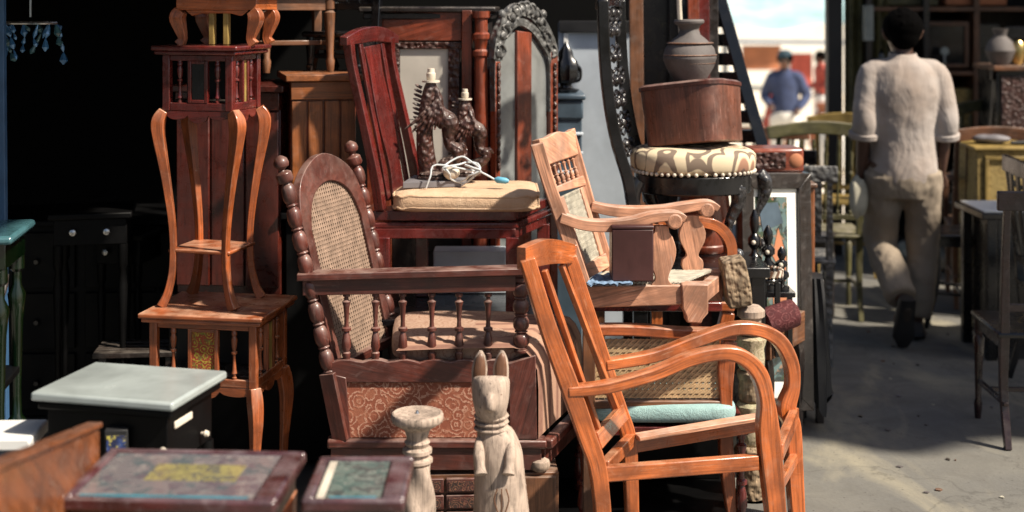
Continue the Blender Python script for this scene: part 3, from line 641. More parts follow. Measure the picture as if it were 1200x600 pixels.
# ------------------------------------------------------------------ foreground glass topped tables
def frame_table(label, c4, z, art):
    a, b, c, d = [PZ(u, v, z) for u, v in c4]; d = a+(c-b)
    X = (b-a); L = X.length; F = frame(a.x, a.y, 0, math.degrees(math.atan2(X.y, X.x))); D = ((c-b).length)
    t = thing('glass_table', label, 'table', F @ V((L/2, D/2, 0)), 'glass topped tables in the foreground')
    r = .024; R2 = .05
    m = MB(F)
    m.box(0, L, 0, r*.75, z-.028, z); m.box(0, L, D-r*.75, D, z-.028, z); m.box(0, r, r*.75+.0005, D-r*.75-.0005, z-.028, z); m.box(L-R2, L, r*.75+.0005, D-r*.75-.0005, z-.028, z)
    m.build('top_frame', 'glass_frame', t, bevel=.007)
    MB(F).box(.02, L-.02, .02, D-.02, z-.08, z-.0285).build('apron', 'dark_wood', t)
    g = MB(F).box(r+.001, L-R2-.001, r*.75+.001, D-r*.75-.001, z-.012, z-.006).build('glass_top', 'art_glass' if art == 1 else 'art_green', t, bevel=0)
    if art == 1:
        MB(F).box(r+.11, L-R2-.06, D*.40, D*.72, z-.0058, z-.005).build('painted_panel', 'art_yellow', g, bevel=0)
        MB(F).box(r+.01, L-R2-.012, r*.75+.004, r*.75+.02, z-.0058, z-.005).build('painted_border', 'picture_blue', g, bevel=0)
    else:
        MB(F).box(r+.004, r+.02, r, D-r, z-.0058, z-.005).build('painted_border', 'bone', g, bevel=0)
        MB(F).box(r+.03, L-R2-.01, r, r+.012, z-.0058, z-.005).build('painted_border', 'picture_blue', g, bevel=0)
    for x in (.04, L-.04):
        for y in (.035, D-.035): MB(F).sweep([V((x, y, z-.081)), V((x, y, z-.2)), V((x, y, 0))], [.045, .035, .025], (0, 1, 0)).build('leg', 'orange_teak' if art == 1 else 'dark_wood', t)
    return t
frame_table('glass topped table with yellow and blue picture under its glass, nearer of two', [(66, 583), (322, 588), (385, 529), (165, 534)], .73, 1)
frame_table('glass topped table with greenish glass, right of the one with the yellow picture', [(352, 586), (474, 586), (502, 534), (385, 534)], .70, 2)
# ------------------------------------------------------------------ Q pedestal, R wooden animal
c = P(489, 486, 3.75)
t = thing('carved_pedestal', 'pale carved wooden pedestal with a round dish top and twisted stem', 'pedestal', (c.x, c.y, 0))
z = c.z
m = MB(); m.lathe((c.x, c.y, z-.085), (c.x, c.y, z+.008), [(0, .42), (.12, .5), (.2, .4), (.3, .42), (.5, .5), (.72, .95), (.8, 1.0), (.92, 1.0), (.97, .96), (.985, .9), (.97, .85), (.955, .8)], .072, 28); m.build('dish', 'weathered', t, bevel=0)
m = MB(); m.lathe((c.x, c.y, z+.004), (c.x, c.y, z+.013), [(0, 1), (.8, .6), (1, .1)], .006, 8); m.build('spike', 'silver', t, bevel=0)
m = MB(); m.lathe((c.x, c.y, z-.135), (c.x, c.y, z-.0855), [(0, .8), (.15, 1), (.3, 1), (.4, .75), (.55, .72), (.65, .95), (.85, .95), (1, .7)], .043, 20); m.build('collar', 'weathered', t, bevel=0)
m = MB(); n_ = 40; m.lathe((c.x, c.y, 0.06), (c.x, c.y, z-.1355), [(i/n_, 1-.25*(i/n_)**3) for i in range(n_+1)], .05, 32, fn=lambda q, ph: 1+.13*math.sin(3*ph+q*14)); m.build('twisted_stem', 'weathered', t, bevel=0)
m = MB(); m.lathe((c.x, c.y, 0), (c.x, c.y, .0595), [(0, 1), (.5, 1), (.6, .8), (1, .7)], .085, 24); m.build('foot', 'weathered', t, bevel=0)

c = P(588, 500, 3.85); x0, y0 = c.x, c.y; S = 3.85/FP
zz = lambda v: H-(v-V0)*S
m = MB()
def ell(mb, secs, cx, cy, n=20):
    mb.sweep([V((cx+dx, cy+dy, zz(v))) for v, w_, d_, dx, dy in secs], [V((w_*S, d_*S)) for v, w_, d_, dx, dy in secs], (1, 0, 0), n=n, smooth=3)
ell(m, [(703, 78, 68, 0, 0), (660, 76, 66, 0, 0), (600, 66, 60, -.002, 0), (560, 60, 54, -.006, 0), (530, 58, 50, -.012, 0), (511, 48, 42, -.020, 0), (503, 37, 34, -.026, 0), (484, 37, 34, -.030, 0), (478, 38, 42, -.031, -.006), (466, 43, 52, -.031, -.012), (450, 45, 52, -.031, -.010), (443, 44, 46, -.031, -.006), (440, 36, 38, -.031, -.004)], x0, y0)
# muzzle, shoulders
m.sweep([V((x0-.031, y0-.03, zz(452))), V((x0-.032, y0-.068, zz(463))), V((x0-.033, y0-.082, zz(472)))], [(.046, .05), (.034, .05), (.024, .03)], (1, 0, 0), n=12, smooth=3)
body = melt(m, 'cat_statue', 'weathered', None, voxel=.005, sm=3)
body.location = (0, 0, 0)
tag(body, 'pale carved wooden animal statue with tall pointed ears, standing upright', 'statue')
body.data.transform(Matrix.Translation((-x0, -y0, 0))); body.location = (x0, y0, 0)
for sg, u0 in ((-1, 562), (1, 587)):
    m = MB(); uu = u0
    e = [P(uu-7, 444, 3.85), P(uu-8.5, 430, 3.85), P(uu-6, 417, 3.85), P(uu+1, 410, 3.85), P(uu+6+2*sg, 419, 3.85), P(uu+9, 432, 3.85), P(uu+9, 444, 3.85)]
    m.sweep([P(uu, 446, 3.85), P(uu-sg*0, 432, 3.85), P(uu+1, 419, 3.85), P(uu+1.5, 411, 3.85)], [(18*S, .034), (18.5*S, .03), (13*S, .02), (4*S, .01)], (1, 0, 0), n=12, smooth=4); m.build('ear', 'weathered', body, bevel=0)
    m = MB(); m.sweep([P(uu, 445, 3.830), P(uu, 432, 3.832), P(uu+1, 419, 3.836), P(uu+1.5, 414, 3.84)], [(13*S, .012), (14*S, .012), (9*S, .010), (2*S, .006)], (1, 0, 0), n=10, smooth=4); m.build('ear_hollow', 'brown_wood', body, bevel=0)
for v in (487, 494, 501): 
    MB().sweep([V((x0-.029+math.cos(k*.4)*.0455, y0+math.sin(k*.4)*.045, zz(v))) for k in range(16)][:15], (.009, .009), (0, 0, 1), n=8, closed=True).build('neck_band', 'weathered', body, bevel=0)
for sg in (-1, 1):
    X = x0+sg*.046-.019
    MB().sweep([V((X-sg*.002, y0-.02, zz(512))), V((X-sg*.002, y0-.052, zz(524))), V((X-sg*.006, y0-.066, zz(538))), V((X-sg*.008, y0-.078, zz(545)))], [(.02, .02), (.032, .03), (.028, .026), (.036, .022)], (1, 0, 0), n=12, smooth=4).build('paw', 'weathered', body, bevel=0)
    MB().ball((x0-.031+sg*.026, y0-.060, zz(455)), (.007, .005, .004), 10).build('eye', 'brown_wood', body, bevel=0)
for k in range(3):
    MB().sweep([V((x0+(k-1)*.006, y0-.083, zz(592))), V((x0+(k-1)*.020, y0-.0785, zz(575))), V((x0+(k-1)*.012, y0-.074, zz(562)))], (.004, .006), (1, 0, 0), n=6, smooth=4).build('carved_line', 'brown_wood', body, bevel=0)
def barrels(n):
    out = []
    for i in range(n):
        for q, r in ((0, .62), (.06, .55), (.12, .78), (.3, .97), (.5, 1), (.7, .95), (.84, .76), (.9, .6), (.93, .8), (.98, .8)): out.append(((i+q)/n, r))
    return out+[(1, .6)]
# ------------------------------------------------------------------ S: cane-backed settee chair
pl = VP(340, 4.28, 640, 4.33); D = V((.165, .46, 0)); f = lambda u, v, k=0: pl(u, v)+D*k
t = thing('cane_armchair', 'large dusty dark armchair with arched cane back, spindle arm and floral side panel', 'armchair', V((pl(510, 500).x+.05, 4.5, 0)))
W_ = 'dusty_wood'
for k in (0, 1):
    m = MB()
    m.lathe(f(336, 214, k), f(386, 436, k), barrels(8), .0235, 16)
    m.lathe(f(331, 201, k), f(336, 214, k), [(0, .6), (.2, 1), (.8, 1), (1, .8)], .026, 12)
    m.beam(f(386, 436, k), f(402, 514, k), .05, .05, D)
    m.build('back_post', W_, t)
    m = MB(); m.lathe(f(331, 202, k), f(328, 182, k), [(0, .5), (.12, .35), (.22, .5), (.35, .9), (.55, 1), (.8, .8), (.93, .4), (1, .08)], .025, 14); m.build('finial', W_, t, bevel=0)
A, B, Cc, Dd = f(386, 436, 0), f(386, 436, 1), f(335, 210, 1), f(335, 210, 0)
bl = lambda s_, q: A*(1-s_)*(1-q)+B*s_*(1-q)+Cc*s_*q+Dd*(1-s_)*q
nrm = (B-A).cross(Dd-A).normalized()
arch = [(.16, .02), (.16, .55), (.17, .78), (.26, .92), (.5, 1.02), (.74, .92), (.83, .78), (.84, .55), (.84, .02)]
MB().sweep([bl(*p) for p in arch], (.05, .024), nrm.cross(V((0, 0, 1))), smooth=6) if False else None
m = MB(); pp = crom([bl(*p) for p in arch], 6)
outer = crom([V((x, y, 0)) for x, y in [(.05, .0), (.05, .6), (.04, .80), (.16, .99), (.5, 1.09), (.84, .99), (.96, .80), (.95, .6), (.95, 0)]], 6)
inner = crom([V((x, y, 0)) for x, y in [(.14, .0), (.14, .6), (.15, .74), (.26, .88), (.5, .94), (.74, .88), (.85, .74), (.86, .6), (.86, 0)]], 6)
n_ = len(outer); vs = [bl(p.x, p.y)+nrm*.014 for p in outer]+[bl(p.x, p.y)+nrm*.014 for p in inner]+[bl(p.x, p.y)-nrm*.014 for p in outer]+[bl(p.x, p.y)-nrm*.014 for p in inner]
fs = []
for i in range(n_-1):
    fs += [(i, i+1, n_+i+1, n_+i), (2*n_+i+1, 2*n_+i, 3*n_+i, 3*n_+i+1), (i+1, i, 2*n_+i, 2*n_+i+1), (n_+i, n_+i+1, 3*n_+i+1, 3*n_+i)]
m.add(vs, fs); m.build('arched_frame', W_, t)
ins = lambda x, y: .12 < x < .88 and (y < .74 or y < .74+.21*math.sin(math.acos(max(-1, min(1, (x-.5)/.37)))))
m = MB(); m.cane([A, B, Cc, Dd], 34, 46, .0032, ins, True); m.build('cane_back', 'cane_pink', t, bevel=0)
m = MB(); m.beam(f(386, 436, .08), f(386, 436, .95), .03, .04, (0, 0, 1)); m.build('back_rail', W_, t)
# near arm
m = MB(); m.sweep([f(349, 323), f(350, 323)+V((.001, 0, 0)), f(619, 316)], (.075, .022), D); m.build('arm_rest', W_, t, bevel=.006)
m = MB(); m.beam(f(355, 336), f(604, 331), .035, .05, D); m.build('arm_rail', W_, t)
for u in (406, 440, 472, 506, 538, 572): MB().lathe(f(u, 344), f(u, 421), SPIN, .0155, 14).build('arm_spindle', W_, t, bevel=0)
m = MB(); m.lathe(f(610, 325), f(611, 412), [(0, .9), (.05, .9)]+[(.06+.9*a_, b_) for a_, b_ in barrels(4)]+[(.97, .9), (1, .9)], .026, 16); m.build('arm_post', W_, t, bevel=0)
def scal(u0, u1, vt, vb, n=28, amp=4):
    return [f(u0+(u1-u0)*i/n, vt-amp*abs(math.sin(math.pi*6*i/n))) for i in range(n+1)]+[f(u1, vb), f(u0, vb)]
m = MB(); m.prism(scal(388, 596, 424, 447), .03, pl.n); m.build('lower_rail', W_, t)
m = MB(); m.prism([f(386, 436), f(406, 441), f(411, 512), f(393, 512)], .034, pl.n); m.build('side_post', W_, t)
m = MB(); m.prism([f(595, 424), f(627, 414), f(629, 512), f(597, 512)], .05, pl.n); m.build('side_post', W_, t)
m = MB(); m.quad(f(398, 445)+D*.01, f(604, 445)+D*.01, f(604, 512)+D*.01, f(398, 512)+D*.01, .01); m.build('floral_panel', 'floral_brown', t, bevel=0)
# base
m = MB(); m.prism([f(384, 513), f(640, 513), f(640, 523), f(384, 523)], .06, pl.n)
m.build('base_moulding', W_, t, bevel=.006)
a = pl(641, 518)+V((.0, -.02, 0)); b = f(641, 518, 1)
m = MB(); m.beam(a, b+D*.1, .03, .036, (0, 0, 1)); m.build('front_moulding', W_, t, bevel=.006)
m = MB(); m.prism([f(388, 5234e-1), f(634, 523.4), f(634, 549), f(388, 549)], .035, pl.n); m.beam(f(634, 536, .02), f(634, 536, 1), .07, .022, (0, 0, 1)); m.build('base_rail', W_, t)
# seat block with striped front and pale top
sx = (pl(640, 500)-pl(400, 500)).normalized(); dn = D.normalized(); up = V((0, 0, 1))
c0 = f(520, 400, .52); c0.z = .52
m = MB(); 
prof = [(0.0, .345), (.0, .50), (.004, .56), (.014, .60), (.035, .622), (.07, .632), (.28, .632), (.44, .628)]
o_ = f(678, 470); fx = f(629, 500)
vs = []; gs = []; K = 24; J = len(prof)
base_pt = f(630, 500, -.045); base_pt.z = 0
for j, (dx, z) in enumerate(prof):
    for k in range(K+1):
        q = k/K; rd = .012*(1-math.sin(math.pi*q)**.3)
        p_ = base_pt+D*(.97*q)-sx*(dx+rd)+sx*.022*(1 if z < .6 else .6); p_.z = z-rd*1.2+(.012*math.sin(math.pi*q) if j > 4 else 0)
        vs.append(p_); gs.append(V((z, q*.48, dx)))
fs = [(j*(K+1)+k, j*(K+1)+k+1, (j+1)*(K+1)+k+1, (j+1)*(K+1)+k) for j in range(J-1) for k in range(K)]
m.add(vs, fs, gs); sb = m.build('striped_seat_front', 'rose_cloth', t, bevel=0)
m = MB(); m.pad(f(520, 400, .52)*1.0+V((0, 0, 0)), (.50, .42, .11), axes=(sx, V((-sx.y, sx.x, 0)), up)); 
cc = f(512, 400, .52); m = MB().pad(V((cc.x, cc.y, .595)), (.49, .43, .10), axes=(sx, V((-sx.y, sx.x, 0)), up), wob=.01); m.build('seat_cushion', 'rose_faded', t, bevel=0)
for (u, k) in ((637, .0), (637, .97), (398, 0), (398, .97)):
    p_ = f(u, 552, k); MB().lathe(V((p_.x-.012, p_.y, .222)), V((p_.x-.012, p_.y, .262 if k == 0 else .3)), [(0, .6), (.2, .9), (.5, 1), (.8, .9), (1, .5)], .034, 16).build('bun_foot', 'raw_wood', t, bevel=0)
# chest below
F = frame(pl(395, 560).x, pl(395, 560).y-.03, 0, math.degrees(math.atan2(sx.y, sx.x)))
t = thing('low_chest', 'low dark chest with rows of small floral drawers under the dusty armchair', 'chest', F @ V((.34, .2, 0)))
MB(F).box(0, .70, .02, .52, 0, .219).build('carcass', 'brown_wood', t)
for r_ in range(4):
    for k in range(5):
        d_ = MB(F).box(.02+k*.108, .12+k*.108, .004, .0195, .01+r_*.052, .054+r_*.052).build('drawer', 'dusty_wood', t)
        MB(F).box(.028+k*.108, .112+k*.108, .001, .0038, .016+r_*.052, .047+r_*.052).build('drawer_front', 'floral_dark', d_, bevel=0)
MB(F).box(.575, .69, .002, .0195, .01, .21).build('end_panel', 'brown_wood', t)
# ------------------------------------------------------------------ T: maroon chair with cushion, lamps on it
pl = VP(437, 4.75, 603, 4.76); D = V((.125, .32, 0)); g = lambda u, v, k=0: pl(u, v)+D*k
t = thing('maroon_chair', 'dark maroon splat-back chair with beige cushion standing behind the cane-backed armchair', 'chair', V((g(520, 400, .5).x, g(520, 400, .5).y, .62)))
zt = g(500, 247).z
W_ = 'maroon_wood'
A = g(436, 247); B = g(604, 247); sx = (B-A).normalized()
m = MB(); m.quad(A, B, B+D, A+D, .035); m.build('seat_rail', W_, t, bevel=.004)
m = MB()
A2 = g(434, 261); B2 = g(607, 261); m.quad(A2, B2, B2+D*1.05, A2+D*1.05, .022); m.build('moulding', W_, t, bevel=.006)
m = MB(); A3 = g(438, 268); B3 = g(604, 268)
m.quad(A3, B3, B3+D, A3+D, .035); m.build('apron', W_, t, bevel=.003)
for u, k in ((448, .03), (599, .03), (448, .95), (599, .95)):
    p_ = g(u, 278, k); q_ = V((p_.x, p_.y, .6215)); MB().beam(p_-V((0, 0, 0)), q_, .045, .045).build('leg', W_, t)
sw = lambda pts, sz, side=D: MB().sweep(pts, sz, side, smooth=4)
for k in (0, .9):
    MB().sweep([g(446, 246, k), g(440, 205, k), g(424, 130, k), g(412, 75, k), g(408+2*k, 46, k)], [(.03, .036), (.03, .034), (.028, .03), (.028, .03), (.03, .034)], D, smooth=5).build('back_post', W_, t)
m = MB(); m.sweep([g(409, 48, -.12), g(408, 43, .2), g(409, 41, .5), g(409, 44, .8), g(410, 50, 1.04)], [(.03, .03), (.03, .05), (.03, .055), (.03, .05), (.03, .03)], sx, smooth=5); m.build('crest_rail', W_, t)
m = MB(); m.sweep([g(443, 238, .46), g(438, 200, .46), g(426, 140, .46), g(415, 85, .46), g(410, 55, .46)], [(.10, .014), (.085, .014), (.12, .014), (.10, .014), (.13, .014)], D, smooth=6); m.build('splat', W_, t)
for k in (.22, .70): sw([g(444, 238, k), g(434, 180, k), g(422, 120, k), g(410, 52, k)], (.026, .012)).build('slat', W_, t)
# cushion
cc = (A+B)/2+D*.5; m = MB().pad(V((cc.x+.012, cc.y, cc.z+.03)), ((B-A).length+.02, D.length+.03, .075), .38, .18, axes=(sx, V((-sx.y, sx.x, 0)), up), wob=.012); cu = m.build('cushion', 'beige_cushion', t, bevel=0)
# shear of cushion to match the slanted seat is small; piping line
for zp in (.012, .052):
    m = MB(); sp = lambda x, e: math.copysign(abs(x)**e, x); L1, L2 = ((B-A).length+.02)/2, (D.length+.03)/2; nx = V((-sx.y, sx.x, 0))
    m.sweep([V((cc.x+.012, cc.y, cc.z+zp+.003*math.sin(k*.9)))+sx*sp(math.cos(k*math.pi/40), .18)*L1*.985+nx*sp(math.sin(k*math.pi/40), .18)*L2*.985 for k in range(80)], .009, (0, 0, 1), n=7, closed=True); m.build('piping', 'beige_cushion', cu, bevel=0)
zc = cc.z+.03+.0375
F = frame(0, 0, 0, 0)
MB().box(cc.x-.50, cc.x+.42, cc.y-.24, cc.y+.3, .58, .62)
t = thing('dark_bench_table', 'black table carrying the maroon chair, mostly hidden behind the spindle arm', 'table', (cc.x, cc.y, 0))
MB().box(cc.x-.36, cc.x+.34, cc.y-.24, cc.y+.28, .595, .62).build('tabletop', 'black_lacquer', t, bevel=.005)
for x in (-.3, .28):
    for y in (-.2, .24): MB().beam((cc.x+x, cc.y+y, 0), (cc.x+x, cc.y+y, .5945), .05, .05).build('leg', 'black_lacquer', t)
# pale box seen beneath the maroon chair
p_ = P(545, 300, 5.05); t = tag(MB().box(p_.x-.12, p_.x+.15, 5.09, 5.2, .6215, .72+.06).build('storage_box', 'pale_blue', bevel=.005, loc=(p_.x, 5.12, .6215)), 'pale blue box in the shade under the maroon chair', 'box')
# book slab
zb = zc+.002
a = PZ(472, 221, zb); b = PZ(540, 219, zb); c = PZ(556, 209, zb); d = PZ(488, 210, zb)
tag(MB().quad(a+up*.022, b+up*.022, c+up*.022, d+up*.022, .022).build('book', 'book_grey', bevel=.002, loc=(a+c)/2), 'dusty grey book lying on the beige cushion under the lamps', 'book')
zb2 = zb+.0235
# lamps
def bird_lamp(label, u, v0, Y, k, flip):
    c = P(u, v0, Y); c.z = zb2; s_ = k
    t = thing('carved_lamp', label, 'lamp', c, 'carved bird lamps on the cushion')
    M_ = lambda: MB(Matrix.Translation(c) @ Matrix.Diagonal((s_*flip, s_, s_, 1)))
    M_().lathe((0, 0, 0), (0, 0, .028), [(0, 1), (.35, 1), (.45, .8), (.6, .95), (.8, .9), (1, .5)], .062, 22).build('base', 'dark_carved', t, bevel=0)
    m = M_(); m.sweep([V((-.02, 0, .027)), V((-.03, 0, .08)), V((-.035, 0, .16)), V((-.028, 0, .24)), V((-.018, 0, .31)), V((-.01, 0, .345))], [(.05, .07), (.06, .066), (.064, .06), (.06, .056), (.05, .048), (.034, .036)], (0, 1, 0), n=14, smooth=5)
    m.build('back_stem', 'dark_carved', t, bevel=0)
    m = M_(); m.sweep([V((-.005, 0, .33)), V((.012, 0, .29)), V((.018, 0, .25)), V((.035, 0, .215)), V((.055, 0, .19)), V((.05, 0, .15)), V((.06, 0, .115)), V((.085, 0, .10)), V((.075, 0, .07)), V((.04, 0, .05)), V((.03, 0, .025))], [(.026, .026), (.034, .034), (.044, .04), (.078, .075), (.072, .07), (.046, .044), (.044, .042), (.052, .046), (.046, .044), (.05, .05), (.06, .06)], (0, 1, 0), n=14, smooth=5)
    m.build('bird_body', 'dark_carved', t, bevel=0)
    m = M_()
    for i in range(11):
        z = .16+i*.0165; m.lathe((-.045, 0, z), (-.078+.0012*(i-5)**2*.3, 0, z+.012), [(0, 1), (.7, .9), (1, .3)], .006, 8)
    m.build('crest_feathers', 'dark_carved', t, bevel=0)
    m = M_()
    for i in range(9):
        a_ = 1.2+i*.16; b_ = V((.012, -.022, .285)); e_ = b_+V((math.cos(-a_)*(.05+.012*i), -.012, math.sin(-a_)*(.07+.013*i)))
        m.sweep([b_, b_.lerp(e_, .5)+V((.006, -.006, 0)), e_], [.010, .016, .006], (0, 1, 0), n=7, smooth=3)
    m.build('wing', 'dark_carved', t, bevel=0)
    m = M_(); m.sweep([V((.078, 0, .105)), V((.10, 0, .118)), V((.118, 0, .10))], [.03, .022, .006], (0, 1, 0), n=8, smooth=3); m.build('beak', 'dark_carved', t, bevel=0)
    m = M_(); m.lathe((-.012, 0, .345), (-.012, 0, .352), [(0, 1), (1, 1)], .032, 16); m.lathe((-.012, 0, .3525), (-.012, 0, .395), [(0, .8), (.2, 1), (.6, 1), (.65, .8), (1, .75)], .017, 14); m.build('socket', 'bone', t, bevel=0)
bird_lamp('taller carved bird lamp with brass socket, left of the two on the cushion', 509, 205, 4.92, 1.0, 1)
bird_lamp('shorter carved bird lamp with brass socket, right of the two on the cushion', 548, 203, 5.0, .80, 1)
c = P(529, 205, 4.86); c.z = zb2+.028; tag(MB().ball(c, (.03, .026, .027), 16).build('wooden_ball', 'bone', bevel=0, loc=c-V((0, 0, .027))), 'smooth round knob of wood lying in front of the lamps', 'ball')
m = MB(); cx_, cy_ = P(540, 200, 4.84).x, 4.84
pts = []
for i in range(26):
    a_ = i*.55; pts.append(V((cx_+.055*math.cos(a_)*(1+.3*math.sin(i*1.7)), cy_-.0+.02*math.sin(i), zb2+.035+.045*math.sin(a_)*(.8+.3*math.cos(i*.9)))))
pts += [V((cx_+.08, cy_-.02, zb2+.03)), V((cx_+.12, cy_-.02, zb2+.008))]
pts = [V((P(500, 220, 4.84).x, 4.80, zb2-.02)), V((P(505, 210, 4.84).x, 4.8, zb2+.02)), V((P(512, 198, 4.84).x, 4.82, zb2+.06))]+pts
m.sweep(pts, (.0065, .0065), (0, 1, 0), n=7, smooth=4); t = m.build('power_cord', 'cord_white', bevel=0, loc=V((cx_, cy_, zb2))); tag(t, 'tangled pale lamp cord with a blue plug, coiled before the carved lamps', 'cord')
MB().lathe(pts[-1], pts[-1]+V((.05, -.004, -.006)), [(0, .4), (.2, 1), (.8, .9), (1, .5)], .012, 12).build('plug', 'plug_blue', t, bevel=0)
# ------------------------------------------------------------------ V: mirror cabinet and arched cabinet
pl = VP(428, 5.32, 574, 5.28); c = lambda u, v, k=0: pl(u, v)+V((0.02, .42, 0))*k
t = thing('mirror_cabinet', 'tall maroon cabinet with a pale mirror door and dark cornice behind the lamps', 'cabinet', V((c(500, 5, .5).x, 5.5, 0)))
zt = 1.695; W_ = 'red_wood'
def slab(uu0, vv0, uu1, vv1, th=.02, off=0, P_=None):
    P_ = P_ or pl; z0 = max(.0, P_(uu0, vv1).z); q = [P_(uu0, vv0), P_(uu1, vv0), P_(uu1, vv1), P_(uu0, vv1)]
    q[0].z = q[1].z = P_(uu0, vv0).z; q[2].z = q[3].z = P_(uu0, vv1).z
    return [p+P_.n*off for p in q], th
def SL(mb, *a, **k): q, th = slab(*a, **k); n = (k.get('P_') or pl).n; mb.prism(q, th, n); return mb
bx = lambda: MB()
F = frame(c(430, 5).x, c(430, 5).y+.03, 0, -1.5)
wd = c(572, 5).x-c(430, 5).x
MB(F).box(0, wd, .005, .42, .05, 1.63).build('carcass', 'dark_wood', t)
m = MB(F); m.box(-.03, wd+.03, -.05, .45, 1.668, 1.69); m.box(-.015, wd+.015, -.035, .44, 1.64, 1.6675); m.build('cornice', 'dark_wood', t, bevel=.006)
m = SL(MB(), 436, 14, 541, 48, th=.014, off=.018); m.build('frieze_panel', W_, t, bevel=.004)
m = SL(MB(), 436, 49.5, 541, 57, th=.02, off=.016); SL(m, 458, 57.4, 467.5, 235, th=.02, off=.016); SL(m, 525, 57.4, 538, 235, th=.02, off=.016); m.build('carved_border', 'dark_carved', t, bevel=.002)
m = SL(MB(), 430, 57.4, 457.6, 400, th=.03, off=.015); m.build('stile', W_, t); m = SL(MB(), 541.5, 12, 553, 400, th=.04, off=.012); m.build('stile', W_, t)
m = SL(MB(), 468, 57.6, 524.5, 140, th=.006, off=.02); SL(m, 468, 141, 524.5, 228, th=.006, off=.0205); m.build('mirror', 'mirror', t, bevel=0)
p0 = pl(564, 13); p1 = V((p0.x, p0.y-.02, .05)); p0 = p0-V((0, .02, 0)); 
m = MB(); m.lathe(p0, p1, [(0, 1.1), (.015, 1.1), (.02, .8), (.05, .85), (.055, 1.15), (.065, 1.15), (.07, .9), (.09, .8), (.095, 1.1), (.105, 1.1), (.11, .85), (.4, 1), (.9, 1), (.91, 1.2), (1, 1.2)], .03, 18, fn=lambda q, ph: 1+.03*math.cos(10*ph)); m.build('column', W_, t, bevel=0)
pv = VP(575, 5.24, 647, 5.50)
t = thing('arched_cabinet', 'arched glass door display cabinet with silvery carved crest beside the mirror cabinet', 'cabinet', V((pv(611, 5).x-.05, 5.6, 0)))
q = [pv(576, 300), pv(646, 300)]; 
a, b = [V((p.x, p.y, 0)) for p in q]; Dk = V((-pv.d.y, pv.d.x, 0))*.3
m = MB(); vs = [a+Dk*.1, b+Dk*.1, b+Dk, a+Dk]; m.add([p+V((0, 0, .05)) for p in vs]+[p+V((0, 0, 1.45)) for p in vs], [(0, 1, 2, 3), (4, 5, 6, 7), (0, 1, 5, 4), (1, 2, 6, 5), (2, 3, 7, 6), (3, 0, 4, 7)]); m.build('carcass', 'maroon_wood', t)
archp = [(578, 400), (578, 130), (578, 70), (586, 42), (602, 26), (618, 32), (632, 50), (641, 72), (642, 130), (642, 380)]
m = MB(); m.sweep([pv(u, v, -.012) for u, v in archp[1:9]], (.026, .03), pv.n, smooth=5); m.build('arch_moulding', 'grey_carved', t, bevel=0)
m = MB(); m.sweep([pv(u, v, -.012) for u, v in ((578, 70), (583, 38), (600, 12), (622, 18), (640, 48), (644, 72))], (.03, .05), pv.n, smooth=5)
for k in range(13): 
    q = k/12; uu = 578+66*q; vv = 62-52*math.sin(math.pi*min(1, q*1.05))**.7; m.ball(pv(uu, vv, -.02), (.02, .02, .022), 8)
for k in range(7): m.ball(pv(586+k*8, 12+3*abs(k-3)-4, -.01), (.016, .014, .02), 8)
for k in range(11):
    q = k/10; uu = 581+60*q; vv = 58-50*math.sin(math.pi*min(1, q*1.05))**.7
    m.sweep([pv(uu, vv+9, -.03), pv(uu+4, vv+2, -.035), pv(uu+1, vv-6, -.03), pv(uu-4, vv-4, -.03), pv(uu-2, vv+1, -.03)], .011, pv.n, n=7, smooth=3)
m.build('carved_crest', 'grey_carved', t, bevel=0)
m = MB()
for v in range(78, 200, 9): m.ball(pv(577.5, v, -.032), (.008, .008, .016), 8); m.ball(pv(643.5, v, -.032), (.008, .008, .016), 8)
m.build('beaded_moulding', 'dark_carved', t, bevel=0)
def archpoly(u0, u1, vb, top): return [pv(u0, vb, -.004), pv(u1, vb, -.004)]+[pv(u1+(u0-u1)*i/6, top(u1+(u0-u1)*i/6), -.004) for i in range(7)]
tv = lambda u: 72-46*math.sin(math.pi*max(0, min(1, (u-574)/68)))**.8+10
m = MB(); m.prism(archpoly(581, 602, 380, tv), .006, pv.n); m.prism(archpoly(619, 639, 370, tv), .006, pv.n); m.build('glass_pane', 'glass_dark', t, bevel=0)
m = MB(); m.prism([pv(602, 380, -.01), pv(618.5, 375, -.01), pv(618.5, 38, -.01), pv(602, 36, -.01)], .022, pv.n); m.build('mid_stile', W_, t)
m = MB(); m.prism([pv(575, 380, -.012), pv(580.5, 380, -.012), pv(580.5, 72, -.012), pv(575, 72, -.012)], .03, pv.n); m.prism([pv(639.5, 370, -.012), pv(648, 370, -.012), pv(648, 60, -.012), pv(639.5, 60, -.012)], .03, pv.n); m.build('stile', W_, t)
# ------------------------------------------------------------------ Z: orange easy chair
pn = VP(706, 4.0, 905, 4.10); pf = VP(738, 4.34, 930, 4.50)
t = thing('easy_chair', 'bright orange bare wooden easy chair with looping arms, nearest on the right', 'chair', V((pn(800, 500).x+.05, 4.2, 0)))
W_ = 'bright_teak'; side = pn.n
def foot(u, pl_): 
    k = (u-600)/FP; n = V((-pl_.d.y, pl_.d.x)); Y = n.dot(pl_.a)/(n.x*k+n.y); return V((k*Y, Y, 0))
MB().sweep([pn(617, 303), pn(642, 384), pn(669, 458), pn(688, 512), pn(702, 560), foot(712, pn)], [(.036, .046), (.036, .05), (.036, .055), (.036, .052), (.036, .05), (.034, .042)], side, smooth=4).build('back_post', W_, t, bevel=.004)
MB().sweep([pf(667, 300), pf(690, 372), pf(712, 440), pf(726, 480), pf(736, 512), pf(739, 560), foot(741, pf)], [(.036, .042), (.036, .046), (.036, .048), (.036, .046), (.036, .046), (.036, .044), (.034, .04)], side, smooth=4).build('back_post', W_, t, bevel=.004)
ba = (pf(667, 300)-pn(617, 303)); 
